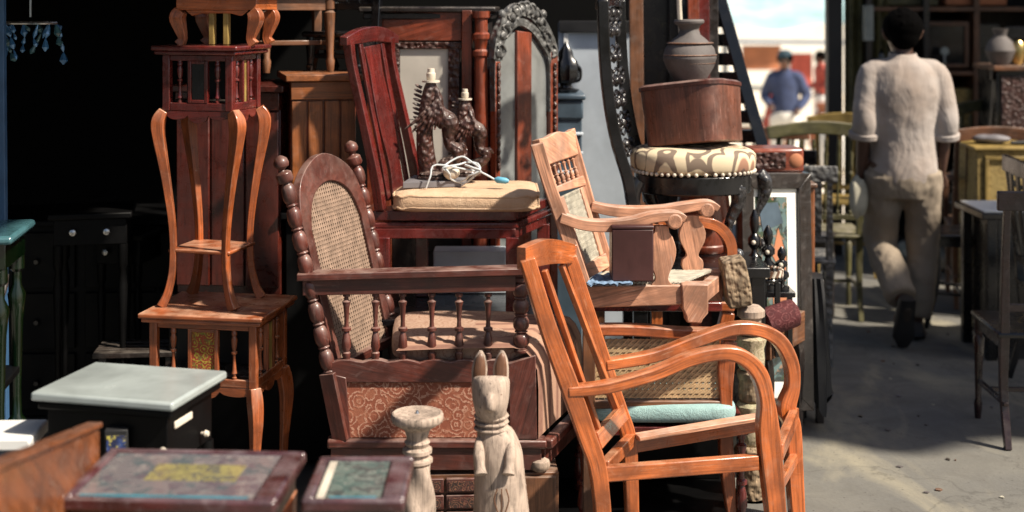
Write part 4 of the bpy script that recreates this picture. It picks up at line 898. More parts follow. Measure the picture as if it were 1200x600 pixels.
m = MB(); m.sweep([pn(611, 303), pn(617, 302)+ba*.3+V((0, 0, .014)), pn(617, 301)+ba*.6+V((0, 0, .012)), pf(667, 297), pf(670, 297)], [(.03, .065), (.03, .075), (.03, .072), (.03, .06), (.03, .055)], (V((0, 0, 1)).cross(ba)), smooth=4); m.build('crest_rail', W_, t, bevel=.005)
# inner cane frame stiles + rails of the back
N1, N2 = pn(634, 330), pn(683, 470); F1, F2 = pf(661, 320), pf(708, 455)
for q in (.13, .86):
    a = N1.lerp(F1+V((0, 0, 0)), q); b = pn(702, 524).lerp(pf(732, 488), q); MB().beam(a+V((0, 0, .03)), b, .02, .018, ba).build('back_stile', W_, t)
m = MB(); m.beam(pn(699, 517), pf(731, 482), .024, .05, V((1, 0, .3))); m.build('lower_back_rail', W_, t)
MB().sweep([pn(664, 458), pn(710, 453), pn(765, 438), pn(809, 420), pn(847, 413), pn(871, 419), pn(889, 438), pn(897, 468), pn(899, 500), pn(903, 545), foot(915, pn)], [(.042, .030), (.045, .034), (.045, .036), (.045, .038), (.045, .040), (.045, .046), (.045, .048), (.045, .046), (.045, .064), (.044, .066), (.04, .05)], side, smooth=5).build('arm', W_, t, bevel=.005)
MB().sweep([pf(708, 427), pf(765, 417), pf(820, 397), pf(858, 385), pf(888, 386), pf(912, 398), pf(926, 424), pf(928, 452), pf(921, 478), pf(928, 500), pf(930, 545), foot(934, pf)], [(.042, .034), (.045, .036), (.045, .038), (.045, .04), (.045, .042), (.045, .046), (.045, .046), (.045, .044), (.045, .058), (.044, .052), (.044, .054), (.04, .048)], side, smooth=5).build('arm', W_, t, bevel=.005)
m = MB(); m.beam(pn(706, 555), pn(888, 541), .03, .045, side); m.build('side_rail', W_, t, bevel=.004)
m = MB(); m.beam(pf(738, 522), pf(905, 494), .03, .045, side); m.build('side_rail', W_, t, bevel=.004)
m = MB(); m.beam(pf(742, 509, -.03), pf(900, 483, -.03), .05, .014, side); m.build('seat_ledge', 'pale_teak', t, bevel=.003)
m = MB(); m.beam(pn(912, 530).lerp(pf(930, 500), -.0), pf(931, 486), .03, .05, V((1, 0, 0))); m.build('front_rail', W_, t, bevel=.004)
m = MB(); m.beam(pn(914, 566), pf(931, 536), .026, .034, V((1, 0, 0))); m.build('front_stretcher', W_, t, bevel=.004)
m = MB(); m.beam(pn(708, 548), pf(740, 514), .03, .04, V((1, 0, 0))); m.build('rear_rail', W_, t, bevel=.004)
# ------------------------------------------------------------------ W: pale cane armchair on top of the cane sofa
pn = VP(680, 4.45, 830, 4.47); pf = VP(706, 4.74, 845, 4.75); side = pn.n; W_ = 'pale_teak'
t = thing('pale_armchair', 'pale wooden armchair with cane back and scrolled arms resting on the cane sofa', 'armchair', V((pn(750, 300).x, 4.6, .69)))
sw2 = lambda pts, sz, s_=4: MB().sweep(pts, sz, side, smooth=s_)
sw2([pn(629, 168), pn(643, 215), pn(662, 268), pn(684, 335)], [(.035, .045), (.035, .042), (.035, .045), (.035, .05)]).build('back_post', W_, t, bevel=.004)
sw2([pf(668, 158), pf(680, 200), pf(694, 250), pf(714, 318)], [(.035, .04), (.035, .038), (.035, .04), (.035, .045)]).build('back_post', W_, t, bevel=.004)
def bk(s_, q):   # back plane between posts: s across, q 0 top .. 1 bottom
    a = crom([pn(629, 168), pn(643, 215), pn(662, 268), pn(684, 335)], 8); b = crom([pf(668, 158), pf(680, 200), pf(694, 250), pf(714, 318)], 8)
    i = int(q*(len(a)-1)+.5); return a[i].lerp(b[i], s_)
bn = (bk(1, .5)-bk(0, .5)).cross(bk(.5, 1)-bk(.5, 0)).normalized()
m = MB(); pts = [bk(0, 0)+V((-.005, 0, .012)), bk(.2, 0)+V((0, 0, .012)), bk(.5, 0)+V((0, 0, .022)), bk(.8, 0)+V((0, 0, .012)), bk(1, 0)+V((.005, 0, .022))]
pts2 = [bk(1, .22), bk(0, .2)]; m.prism(crom(pts, 4)+pts2, .03, bn); m.build('crest_rail', W_, t, bevel=.004)
m = MB(); m.prism([bk(.03, .36), bk(.97, .37), bk(.97, .44), bk(.03, .43)], .024, bn); m.build('mid_rail', W_, t, bevel=.003)
for k in range(6): MB().lathe(bk(.14+.145*k, .21), bk(.14+.145*k, .37), SPIN, .0085, 8).build('back_spindle', W_, t, bevel=0)
m = MB(); m.prism([bk(.03, .88), bk(.97, .88), bk(.97, .96), bk(.03, .96)], .024, bn); m.prism([bk(.10, .44), bk(.22, .44), bk(.22, .88), bk(.10, .88)], .02, bn); m.prism([bk(.78, .44), bk(.9, .44), bk(.9, .88), bk(.78, .88)], .02, bn); m.build('cane_frame', W_, t, bevel=.003)
m = MB(); m.cane([bk(.22, .88), bk(.78, .88), bk(.78, .44), bk(.22, .44)], 14, 12, .0035); m.build('cane_back', 'cane_white', t, bevel=0)
def arm(P_, pts):
    m = MB(); m.sweep([P_(*p) for p in pts], [(.06, .032), (.065, .034), (.065, .036), (.065, .036), (.065, .032), (.06, .028), (.055, .022)], side, smooth=5)
    e = P_(*pts[-3]); e = P_(pts[-2][0]-3, pts[-2][1]+6); m.lathe(e-side*.033, e+side*.033, [(0, .85), (.06, 1), (.94, 1), (1, .85)], .026, 18); m.build('arm', W_, t, bevel=.004)
arm(pn, [(656, 254), (682, 262), (710, 264), (740, 261), (765, 254), (792, 252), (802, 256)])
arm(pf, [(692, 241), (715, 246), (742, 248), (775, 247), (805, 242), (830, 239), (841, 244)])
def vase_board(P_, u, v0_, v1_, w_=1):
    pr = [(0, 8), (.08, 9), (.15, 13), (.3, 17), (.45, 15), (.6, 9), (.68, 8), (.75, 13), (.85, 14), (.93, 12), (1, 15)]
    L = crom([V((-w_*b, v0_+(v1_-v0_)*a, 0)) for a, b in pr], 4); R = [V((-p.x, p.y, 0)) for p in reversed(L)]
    MB().prism([P_(u+p.x, p.y) for p in L+R], .026, side).build('arm_support', W_, t, bevel=.003)
vase_board(pn, 775, 264, 357, .98); vase_board(pf, 811, 252, 322, .9)
m = MB(); m.prism([pn(678, 334), pn(800, 333), pn(800, 356), pn(678, 360)], .035, side); m.build('seat_rail', W_, t, bevel=.004)
m = MB(); m.prism([pf(706, 318), pf(838, 317), pf(838, 334), pf(706, 334)], .035, side); m.build('seat_rail', W_, t, bevel=.004)
m = MB(); m.prism([pn(797, 331), pn(829, 331), pn(828, 365), pn(822, 372), pn(820, 377), pn(803, 376), pn(802, 368), pn(798, 360)], .06, side); m.build('front_leg', W_, t, bevel=.005)
m = MB(); m.prism([pf(822, 316), pf(846, 316), pf(846, 345), pf(842, 362), pf(826, 362)], .05, side); m.build('front_leg', W_, t, bevel=.005)
for P_, u, v in ((pn, 688, 358), (pf, 716, 332)): m = MB(); m.beam(P_(u, v), V((P_(u, v).x, P_(u, v).y, .692)), .04, .04); m.build('rear_leg', W_, t)
m = MB(); m.beam(pn(824, 343), pf(840, 330), .035, .055, V((1, 0, 0))); m.build('front_rail', W_, t, bevel=.004)
a, b, c2, d = pn(684, 333), pn(800, 332), pf(836, 317), pf(712, 318)
m = MB(); m.cane([a, b, c2, d], 22, 18, .004); m.build('cane_seat', 'cane_white', t, bevel=0)
zs = a.z+.006
# cloth and box on the seat
a1, b1, c1, d1 = PZ(684, 333, zs+.012), PZ(738, 333, zs+.012), PZ(748, 321, zs+.012), PZ(700, 321, zs+.012)
m = MB(); n_ = 14; vs = []
for j in range(n_+1):
    for i in range(n_+1):
        s_, q_ = i/n_, j/n_; p_ = a1*(1-s_)*(1-q_)+b1*s_*(1-q_)+c1*s_*q_+d1*(1-s_)*q_; p_ = p_+V((random.uniform(-.004, .004), random.uniform(-.004, .004), random.uniform(-.006, .006))); vs.append(p_)
m.add(vs+[p-V((0, 0, .004)) for p in vs], [(j*(n_+1)+i, j*(n_+1)+i+1, (j+1)*(n_+1)+i+1, (j+1)*(n_+1)+i) for j in range(n_) for i in range(n_)]+[tuple(np_+(n_+1)**2 for np_ in (j*(n_+1)+i, (j+1)*(n_+1)+i, (j+1)*(n_+1)+i+1, j*(n_+1)+i+1)) for j in range(n_) for i in range(n_)])
tag(m.build('blue_rag', 'blue_cloth', bevel=0, loc=(a1+c1)/2, ang=180), 'crumpled blue rag on the seat of the pale armchair', 'rag')
pb = PZ(717, 330, zs+.013); pb2 = PZ(766, 330, zs+.013)
t2 = thing('maroon_box', 'plain dark maroon box standing on the seat of the pale armchair', 'box', (pb+pb2)/2+V((0, .07, 0)))
MB().box(pb.x, pb2.x, pb.y, pb.y+.12, pb.z, pb.z+.168).build('body', 'box_maroon', t2, bevel=.004); MB().box(pb.x-.002, pb2.x+.002, pb.y-.002, pb.y+.122, pb.z+.1685, pb.z+.18).build('lid', 'box_maroon', t2, bevel=.004)
m = MB()
for k in range(7):
    x = P(745+k*5, 330, 4.5).x; pts = [V((x, 4.5+random.uniform(-.02, .04), zs+.006)), V((x+random.uniform(-.02, .02), 4.5, zs+.03)), V((x+random.uniform(-.04, .03), 4.48, zs+.008))]; m.sweep(pts, (.003, .002), (0, 1, 0), smooth=4)
tag(m.build('cane_offcuts', 'cane_white', bevel=0, loc=(P(760, 330, 4.5).x, 4.5, zs)), 'loose pale cane strands on the seat beside the maroon box', 'cane strands')['kind'] = 'stuff'
# ------------------------------------------------------------------ X: cane sofa beneath
pn = VP(685, 4.47, 860, 4.50); side = pn.n; W_ = 'orange_teak'; D = V((.06, .42, 0))
t = thing('cane_sofa', 'orange framed cane sided sofa under the pale armchair', 'sofa', V((pn(770, 450).x, 4.7, 0)))
m = MB(); m.sweep([pn(690, 386), pn(740, 386), pn(800, 390), pn(862, 391)], (.055, .034), side, smooth=4); m.build('top_rail', W_, t, bevel=.005)
m = MB(); m.sweep([pn(690, 386)+D, pn(740, 386)+D, pn(800, 390)+D, pn(862, 391)+D], (.055, .034), side, smooth=4); m.build('top_rail', W_, t, bevel=.005)
m = MB(); m.beam(pn(686, 372)+D*.4, pn(846, 372)+D*.4, .03, .03, side); m.build('inner_rail', 'maroon_wood', t)
m = MB(); m.beam(pn(682, 473), pn(848, 473), .035, .026, side); m.build('lower_rail', 'brown_wood', t, bevel=.004)
m = MB(); m.cane([pn(686, 466), pn(843, 466), pn(843, 397), pn(686, 397)], 22, 10, .005); m.build('cane_panel', 'cane', t, bevel=0)
m = MB(); m.cane([pn(700, 385)+D*.9, pn(845, 385)+D*.9, pn(845, 364)+D*.9, pn(700, 362)+D*.9], 24, 4, .005); m.build('cane_panel', 'cane', t, bevel=0)
for D_ in (V((0, 0, 0)), D):
    m = MB(); p_ = foot(851, pn)+D_; m.sweep([pn(855, 399)+D_, pn(850, 430)+D_, pn(850, 470)+D_, V((p_.x, p_.y, .2)), V((p_.x+.02, p_.y, 0))], [(.04, .045), (.04, .055), (.04, .04), (.04, .045), (.035, .03)], side, smooth=4); m.build('front_leg', W_, t, bevel=.004)
    m = MB(); p_ = foot(690, pn)+D_; m.beam(pn(690, 386)+D_, p_, .04, .04); m.build('rear_leg', 'brown_wood', t)
q = pn(690, 492); 
m = MB(); m.quad(pn(688, 480)+D*.03, pn(850, 480)+D*.03, pn(850, 480)+D, pn(688, 480)+D, .02); m.build('seat_base', 'brown_wood', t)
# teal cushion pile
cc = pn(770, 500)+D*-.05; 
tag(MB().pad(V((cc.x+.02, 4.62, .36)), (.50, .34, .075), .5, .3, wob=.01).build('teal_cushion', 'teal_cloth', bevel=0, loc=(cc.x, 4.62, .32)), 'pale teal cushion on the low bench behind the orange easy chair', 'cushion')
t = thing('low_bench', 'low dark bench holding the pale teal cushion', 'bench', (cc.x+.02, 4.62, 0))
MB().box(cc.x-.26, cc.x+.30, 4.46, 4.78, .29, .319).build('seat', 'maroon_wood', t, bevel=.004)
for x in (-.24, .28):
    for y in (4.48, 4.76): MB().lathe((cc.x+x, y, .2895), (cc.x+x, y, 0), SPIN, .02, 10).build('leg', 'maroon_wood', t, bevel=0)
# ------------------------------------------------------------------ pale blue door panel, finial urn
def slabthing(name, label, cat, u0, v0_, u1, v1_, Y0, Y1, th, mat, zmin=None, mb=None, bevel=.004):
    p_ = VP(u0, Y0, u1, Y1); a = p_(u0, v0_); b = p_(u1, v0_); b.z = a.z; z0 = p_(u0, v1_).z if zmin is None else zmin
    m = MB(); m.prism([a, b, V((b.x, b.y, z0)), V((a.x, a.y, z0))], th, p_.n)
    return tag(m.build(name, mat, bevel=bevel, loc=((a.x+b.x)/2, (a.y+b.y)/2, z0)), label, cat), p_
t = thing('door_leaf', 'pale blue painted door panel standing behind the black carved chair', 'door', (P(690, 5, 6.2).x, 6.2, 0))
p_ = VP(655, 6.2, 742, 6.15)
m = MB(); a, b = p_(655, 24), p_(742, 24); a.z = b.z = 1.62
m.prism([a, b, V((b.x, b.y, 0)), V((a.x, a.y, 0))], .04, p_.n); m.build('panel', 'pale_blue', t)
m = MB(); m.beam(V((a.x, a.y-.03, 1.60)), V((b.x, b.y-.03, 1.60)), .03, .05); m.build('top_rail', 'black_paint', t)
m = MB(); m.beam(V((a.x+.03, a.y-.03, 0)), V((a.x+.03, a.y-.03, 1.57)), .02, .02); m.build('edge_strip', 'white_paint', t)
t = thing('blue_cabinet', 'small dark grey blue cabinet with stepped top between mirror cabinet and pale door', 'cabinet', (P(667, 5, 5.75).x, 5.8, 0))
x0, x1 = P(650, 5, 5.7).x, P(682, 5, 5.7).x
MB().box(x0, x1, 5.7, 5.95, 0, 1.22).build('body', 'blue_grey', t, bevel=.004)
m = MB(); m.box(x0-.015, x1+.015, 5.68, 5.97, 1.30, 1.325); m.box(x0-.005, x1+.005, 5.69, 5.96, 1.22, 1.2995); m.build('cornice', 'blue_grey', t, bevel=.008)
for z in (1.0, 1.08, 1.16): MB().beam((x0-.004, 5.693, z), (x1+.004, 5.693, z), .014, .012).build('moulding', 'pale_blue', t)
c = P(663, 108, 5.8); c.z = 1.3255
t = thing('black_urn', 'black carved finial urn on the small grey blue cabinet', 'urn', c)
MB().lathe(c, c+V((0, 0, .215)), [(0, .8), (.06, 1), (.1, .5), (.16, .4), (.2, .8), (.3, .95), (.5, 1), (.62, .8), (.7, .55), (.8, .5), (.9, .25), (1, .05)], .055, 18, fn=lambda q, ph: 1+.08*math.cos(9*ph)).build('body', 'black_lacquer', t, bevel=0)
for sg in (-1, 1): MB().sweep([c+V((sg*.04, 0, .12)), c+V((sg*.062, 0, .10)), c+V((sg*.06, 0, .055)), c+V((sg*.035, 0, .045))], .012, (0, 1, 0), n=8, smooth=4).build('handle', 'black_lacquer', t, bevel=0)
# brown boards, dark leaning frame
def board(name, label, pts, w_, h_, mat, cat='board'):
    m = MB(); m.sweep(pts, (w_, h_), (0, 1, 0)); return tag(m.build(name, mat, loc=(pts[-1].x, pts[-1].y, pts[-1].z)), label, cat)
for k, (u, wd, mt) in enumerate(((745, .06, 'brown_wood'), (812, .05, 'red_wood'), (824, .05, 'maroon_wood'), (835, .045, 'dark_wood'))):
    a = P(u, -20, 6.0+k*.03); b = V((P(u+4, 5, 6.0+k*.03).x, 6.0+k*.03, 0)); board('bed_post', ['brown bed post standing left of the clay vase', 'red brown bed post behind and right of the vase', 'maroon bed post, second to the right of the vase', 'darkest bed post by the bright doorway'][k], [a, b], .03, wd, mt, 'post')
t = thing('headboard', 'dark cupboard side standing in the shade behind the clay vase', 'headboard', (P(775, 5, 6.35).x, 6.35, 0))
MB().box(P(742, 5, 6.3).x, P(835, 5, 6.3).x, 6.3, 6.36, .05, 1.8).build('panel', 'dark_wood', t)
for u in (742, 790, 832): MB().beam((P(u, 5, 6.26).x, 6.26, 0), (P(u, 5, 6.26).x, 6.26, 1.85), .06, .05).build('post', 'dark_wood', t)
# leaning dark ladder-like bed side (dark edge of the doorway)
t = thing('leaning_frame', 'black slatted bed frame leaning at the left edge of the bright doorway', 'bed frame', (P(880, 5, 6.1).x, 6.1, 0))
a0, a1 = P(836, -30, 6.15), P(912, 240, 5.95); b0, b1 = P(790, -30, 6.25), P(868, 240, 6.05)
MB().beam(a0, a1, .05, .05).build('rail', 'black_lacquer', t); MB().beam(b0, b1, .05, .05).build('rail', 'black_lacquer', t)
for k in range(12): q = (k+.5)/12; MB().beam(b0.lerp(b1, q), a0.lerp(a1, q), .03, .055).build('slat', 'black_lacquer', t)
for e in (a1, b1): MB().beam(e, V((e.x+.02, e.y, 0)), .045, .045).build('leg', 'black_lacquer', t)
# ------------------------------------------------------------------ AA: black carved chair with oval cushion
t = thing('oval_chair', 'black carved high backed chair with oval swirl patterned cream seat', 'chair', (P(805, 5, 5.0).x, 5.05, .76))
pn = VP(738, 4.95, 880, 5.0); side = pn.n; W_ = 'black_carved'; D = V((.10, .34, 0))
st = [(706, 0), (708, 60), (713, 115), (722, 165), (736, 212), (742, 250)]
MB().sweep([pn(*p) for p in st], [(.035, .04)]*6, side, smooth=5).build('back_post', 'black_lacquer', t, bevel=.004)
MB().sweep([pn(*p)+D*.85 for p in st], [(.035, .04)]*6, side, smooth=5).build('back_post', 'black_lacquer', t, bevel=.004)
def back(q, k): a = crom([pn(*p) for p in st], 6); i = min(len(a)-1, int(q*(len(a)-1))); return a[i]+D*k
m = MB()
for i in range(15):
    q = .02+i*.048
    for k, r in ((.16, .024), (.42, .028), (.68, .024)):
        p_ = back(q, k+.05*math.sin(i*1.3)); m.sweep([p_+V((0, 0, .018)), p_+D*.07+V((.006, 0, .004)), p_+D*.03+V((0, 0, -.018)), p_-D*.06+V((-.004, 0, 0)), p_+V((0, 0, .012))], .012+.004*math.sin(i), (1, 0, 0), n=7, smooth=3)
        if i % 2: m.ball(p_, r*.6, 8)
m.build('carved_back', W_, t, bevel=0)
m = MB(); m.sweep([pn(704, 4), pn(702, -8)+D*.4, pn(704, 4)+D*.9], [(.04, .05), (.04, .09), (.04, .05)], (1, 0, 0), smooth=6); m.build('crest_rail', W_, t)
cc = pn(811, 190)+V((.02, .14, 0)); cc.z = pn(811, 191).z
ax = (side*-1)
m = MB(); m.pad(cc, (.46, .40, .105), .5, .75, nu=40, nv=16, axes=(pn.t, pn.n, up)); m.build('oval_cushion', 'seat_rings', t, bevel=0)
m = MB(); n_ = 56
for k in range(n_):
    a_ = 2*math.pi*k/n_; sp = lambda x, e: math.copysign(abs(x)**e, x)
    m.ball(cc+pn.t*sp(math.cos(a_), .85)*.2275+pn.n*sp(math.sin(a_), .85)*.2+V((0, 0, -.038)), .0075, 8)
m.build('nail_trim', 'bone', t, bevel=0)
m = MB(); el = [cc+pn.t*math.copysign(abs(math.cos(2*math.pi*k/32))**.8, math.cos(2*math.pi*k/32))*.215+pn.n*math.copysign(abs(math.sin(2*math.pi*k/32))**.8, math.sin(2*math.pi*k/32))*.185+V((0, 0, -.082)) for k in range(32)]
m.prism(el, .07, up); m.build('seat_rail', 'black_lacquer', t, bevel=.006)
zb = .762
for u, k, mt in ((857, .05, W_), (880, .72, W_), (748, .05, 'black_lacquer'), (752, .75, 'black_lacquer')):
    p0 = pn(u, 212)+D*k; x = 1 if u > 800 else -1
    m = MB(); 
    pr = [(0, 0, .05), (.12, .022, .062), (.3, .02, .05), (.55, -.012, .034), (.8, -.012, .028), (.93, .006, .034), (1, .02, .045)]
    top = p0; ft = V((p0.x, p0.y, zb)); m.sweep([top+(ft-top)*q+V((x*o_, 0, 0)) for q, o_, s_ in pr], [s_ for q, o_, s_ in pr], (0, 1, 0), n=12, smooth=4)
    if x > 0: m.ball(top+V((.02, -.02, -.03)), (.02, .016, .026), 10); m.ball(ft+V((.02, -.012, .02)), .024, 10)
    m.build('leg', mt, t, bevel=0)
cb = tag(MB().box(.44, .78, 4.86, 5.36, .70, .76).build('tabletop', 'black_lacquer', loc=(.6, 5.1, 0)), 'x')
bpy.data.objects.remove(cb)
t = thing('black_stand', 'low black table under the black carved chair, in the shade behind the pale armchair', 'table', (.66, 5.1, 0))
MB().box(.42, .92, 4.86, 5.42, .725, .7615).build('tabletop', 'black_lacquer', t, bevel=.004)
for x in (.46, .88):
    for y in (4.9, 5.36): MB().beam((x, y, 0), (x, y, .7245), .05, .05).build('leg', 'black_lacquer', t)
# drum under the seat: brown turned barrel
c = P(822, 232, 5.25); tag(MB().lathe((c.x, 5.2, .763), (c.x, 5.2, 1.02), [(0, .85), (.04, .9), (.1, .9), (.12, .86), (.5, 1), (.85, .9), (.9, .95), (1, .95)], .105, 26).build('barrel', 'red_wood', bevel=0, loc=(c.x, 5.2, .763)), 'small brown wooden barrel beneath the oval cream seat', 'barrel')
# BB chest on the seat, vase on the chest
c = P(812, 172, 5.17); zb = cc.z+.052; t = thing('bucket_chest', 'reddish brown riveted metal drum with dark lid standing on the oval seat', 'drum', (c.x, 5.17, zb))
b0 = V((c.x+.005, 5.13, zb)); t0 = V((c.x-.010, 5.16, zb+.205))
sq = lambda q, ph: 1/(abs(math.cos(ph-.3))**5+abs(math.sin(ph-.3))**5)**(1/5)
MB().lathe(b0, t0, [(0, .92), (.02, .98), (.5, 1.0), (.94, 1.03), (1, 1.03)], .158, 48, fn=sq).build('body', 'worn_metal', t, bevel=0)
d_ = (t0-b0).normalized()
MB().lathe(t0+d_*.0005, t0+d_*.022, [(0, 1.05), (.6, 1.06), (.8, 1.02), (1, .98)], .160, 48, fn=sq).build('lid', 'dusty_wood', t, bevel=0)
m = MB()
for k in range(24):
    a_ = -2.9+k*.25; r_ = .153*sq(0, a_)
m.build if False else None
tp = t0+d_*.0225
t = thing('clay_vase', 'grey terracotta vase with banded belly standing on the riveted drum', 'vase', tp)
MB().lathe(tp, tp+V((-.004, 0, .242)), [(0, .5), (.03, .56), (.1, .68), (.25, .9), (.38, 1), (.40, 1.015), (.42, 1), (.55, .93), (.68, .66), (.76, .42), (.84, .36), (.90, .42), (.94, .56), (.97, .58), (1, .54), (.99, .42), (.92, .3), (.8, .28)], .1, 32).build('body', 'clay', t, bevel=0)
for q, r_ in ((.075, .094), (.105, .1), (.15, .087)): MB().lathe(tp+V((0, 0, q)), tp+V((0, 0, q+.006)), [(0, .97), (.5, 1), (1, .97)], r_*1.02, 32).build('band', 'brown_wood', t, bevel=0)
MB().sweep([tp+V((-.03, .02, .17)), tp+V((-.035, .03, .25)), tp+V((-.04, .03, .36))], (.02, .02), (0, 1, 0), n=8, smooth=3).build('rod', 'bone', t, bevel=0)
# ------------------------------------------------------------------ framed picture
pl = VP(885, 5.2, 948, 5.35); tilt = V((0, .12, 0)); 
t = thing('framed_picture', 'large framed picture with white mat leaning beside the aisle', 'picture', (pl(915, 300).x, 5.3, 0))
TQ = lambda u, v: pl(u, v)+tilt*((pl(u, v).z-.5)*.6)
def rim(u0, v0_, u1, v1_, w_, name, mat, th, off=0):
    m = MB(); n = pl.n
    o = [TQ(u0, v0_), TQ(u1, v0_), TQ(u1, v1_), TQ(u0, v1_)]; o = [p-n*-off for p in o]
    i = [TQ(u0+w_, v0_+w_*1.3), TQ(u1-w_, v0_+w_*1.3), TQ(u1-w_, v1_-w_), TQ(u0+w_, v1_-w_)]; i = [p-n*-off for p in i]
    for k in range(4): m.prism([o[k], o[(k+1) % 4], i[(k+1) % 4], i[k]], th, n)
    return m.build(name, mat, t, bevel=.003)
rim(868, 204, 949, 478, 14, 'frame', 'dark_wood', .035)
m = MB(); m.prism([TQ(875, 212), TQ(944, 212), TQ(944, 472), TQ(875, 472)], .004, pl.n); m.build('mat_board', 'mat_board', t, bevel=0)
m = MB(); m.prism([TQ(886, 232)-pl.n*.003, TQ(923, 232)-pl.n*.003, TQ(923, 445)-pl.n*.003, TQ(886, 445)-pl.n*.003], .003, pl.n); m.build('print', 'art_print', t, bevel=0)
m = MB(); m.prism([TQ(889, 240)-pl.n*.0055, TQ(912, 238)-pl.n*.0055, TQ(918, 262)-pl.n*.0055, TQ(894, 272)-pl.n*.0055], .002, pl.n); m.build('painted_hill', 'blue_grey', t, bevel=0)
m = MB(); m.prism([TQ(905, 300)-pl.n*.0055, TQ(912, 268)-pl.n*.0055, TQ(921, 300)-pl.n*.0055, TQ(920, 330)-pl.n*.0055], .002, pl.n); m.prism([TQ(905, 345)-pl.n*.0055, TQ(921, 338)-pl.n*.0055, TQ(921, 410)-pl.n*.0055, TQ(905, 410)-pl.n*.0055], .002, pl.n); m.build('painted_figure', 'terracotta', t, bevel=0)
# dark cloth/cupboard side right of it
t = thing('narrow_cupboard', 'narrow brown cupboard side just behind the framed picture', 'cupboard', (P(952, 5, 5.9).x, 5.9, 0))
MB().box(P(935, 5, 5.8).x, P(955, 5, 5.8).x, 5.8, 6.1, .04, .92).build('body', 'slat_wood', t, bevel=.005)
MB().box(P(932, 5, 5.8).x, P(957, 5, 5.8).x, 5.78, 6.12, .9205, .94).build('top', 'brown_wood', t, bevel=.005)
t = thing('draped_stool', 'stool draped in ragged black cloth at the edge of the aisle', 'stool', (P(950, 5, 5.55).x, 5.55, 0))
m = MB(); n_ = 28; c = V((P(949, 5, 5.55).x, 5.55, 0)); vs = []
for j in range(9):
    for k in range(n_):
        ph = 2*math.pi*k/n_; r_ = .055+.035*(j/8)**.7; rr = r_*(1+.14*math.sin(5*ph+j*.3)+.08*math.sin(11*ph)); vs.append(c+V((math.cos(ph)*rr*.9, math.sin(ph)*rr*1.6, .60-.5*j/8-(.04*math.sin(4*ph) if j == 8 else 0))))
m.add(vs, [(j*n_+k, j*n_+(k+1) % n_, (j+1)*n_+(k+1) % n_, (j+1)*n_+k) for j in range(8) for k in range(n_)]+[tuple(range(n_))]); m.build('cloth', 'black_paint', t, bevel=0)
for x in (-.04, .04): MB().beam(c+V((x, 0, 0)), c+V((x, 0, .58)), .03, .03).build('leg', 'dark_wood', t)
# trunk
c = P(890, 203, 5.6); t = thing('small_trunk', 'small brown wooden box with a pale etched front above the framed picture', 'trunk', (c.x+.09, 5.65, c.z)); F = frame(c.x, 5.6, c.z, 6)
MB(F).box(-.03, .19, 0, .16, 0, .10).build('body', 'red_wood', t, bevel=.012); MB(F).box(-.02, .11, -.004, -.0005, .02, .085).build('etched_panel', 'dark_carved', t, bevel=0); MB(F).lathe((.155, -.006, .05), (.155, 0, .05), [(0, .7), (1, 1)], .03, 18).build('end_disc', 'terracotta', t, bevel=0)
t = thing('tall_stand', 'tall black stand behind the framed picture carrying the small brown box', 'stand', (c.x+.09, 5.68, 0))
MB(F).box(-.05, .21, -.02, .2, -.03, -.0005).build('tabletop', 'black_lacquer', t, bevel=.003)
for x in (-.03, .18):
    for y in (0, .17): MB(F).beam((x, y, -.0305), (x, y, -c.z), .03, .03).build('leg', 'black_lacquer', t)
# ------------------------------------------------------------------ bentwood chair (loop arm), carved totem, figurines, tray, bolster
F = frame(P(790, 5, 4.95).x, 4.93, 0, 4)
t = thing('bentwood_chair', 'orange bentwood chair whose curved arm shows behind the pale armchair', 'chair', F @ V((0, .2, 0)))
pn = VP(800, 4.92, 860, 4.95)
MB().sweep([pn(770, 262), pn(800, 260), pn(822, 260), pn(840, 265), pn(852, 278), pn(856, 296), pn(853, 330), foot(850, pn)], [(.04, .026), (.045, .032), (.045, .036), (.045, .038), (.045, .04), (.045, .038), (.04, .036), (.04, .04)], pn.n, smooth=5).build('arm', 'bright_teak', t, bevel=.004)
MB().beam(pn(770, 262), foot(768, pn), .04, .04).build('rear_leg', 'bright_teak', t)
MB().beam(pn(768, 420), pn(852, 420), .03, .05).build('side_rail', 'bright_teak', t)
Y = 4.72; X = P(880, 5, Y).x; zq = lambda v: H-(v-V0)*Y/FP
t = thing('totem', 'pale carved wooden totem of stacked capitals standing behind the orange arm', 'carving', (X, Y, 0))
m = MB(); m.sweep([P(866, 357, Y), P(862, 335, Y), P(857, 302, Y)], [(.10, .08), (.115, .09), (.10, .08)], (0, 1, 0), n=4, smooth=3); m.build('carved_block', 'raw_carved', t, bevel=.008)
m = MB(); m.lathe((X, Y, zq(392)), (X, Y, zq(358)), [(0, .7), (.1, 1), (.3, 1), (.4, .7), (.55, .7), (.65, .95), (.85, .95), (1, .6)], .05, 20); m.build('turned_collar', 'raw_wood', t, bevel=0)
for (v0_, v1_, r_, mt) in ((432, 392.5, .046, 'stone_carved'), (470, 432.5, .042, 'raw_carved'), (520, 470.5, .044, 'stone_carved'), (600, 520.5, .05, 'raw_carved')):
    MB().lathe((X, Y, zq(v0_)), (X, Y, zq(v1_)), [(0, .8), (.1, .95), (.3, 1), (.6, .9), (.8, 1.05), (.92, 1.1), (1, .9)], r_, 28, fn=lambda q, ph: 1+.08*abs(math.sin(4*ph+q*3))).build('carved_drum', mt, t, bevel=0)
MB().lathe((X, Y, 0), (X, Y, zq(600.5)), [(0, 1.5), (.4, 1.4), (1, 1)], .05, 20).build('foot', 'raw_wood', t, bevel=0)
for i, (u, v, r_) in enumerate(((848, 366, .03), (862, 364, .022))):
    pass
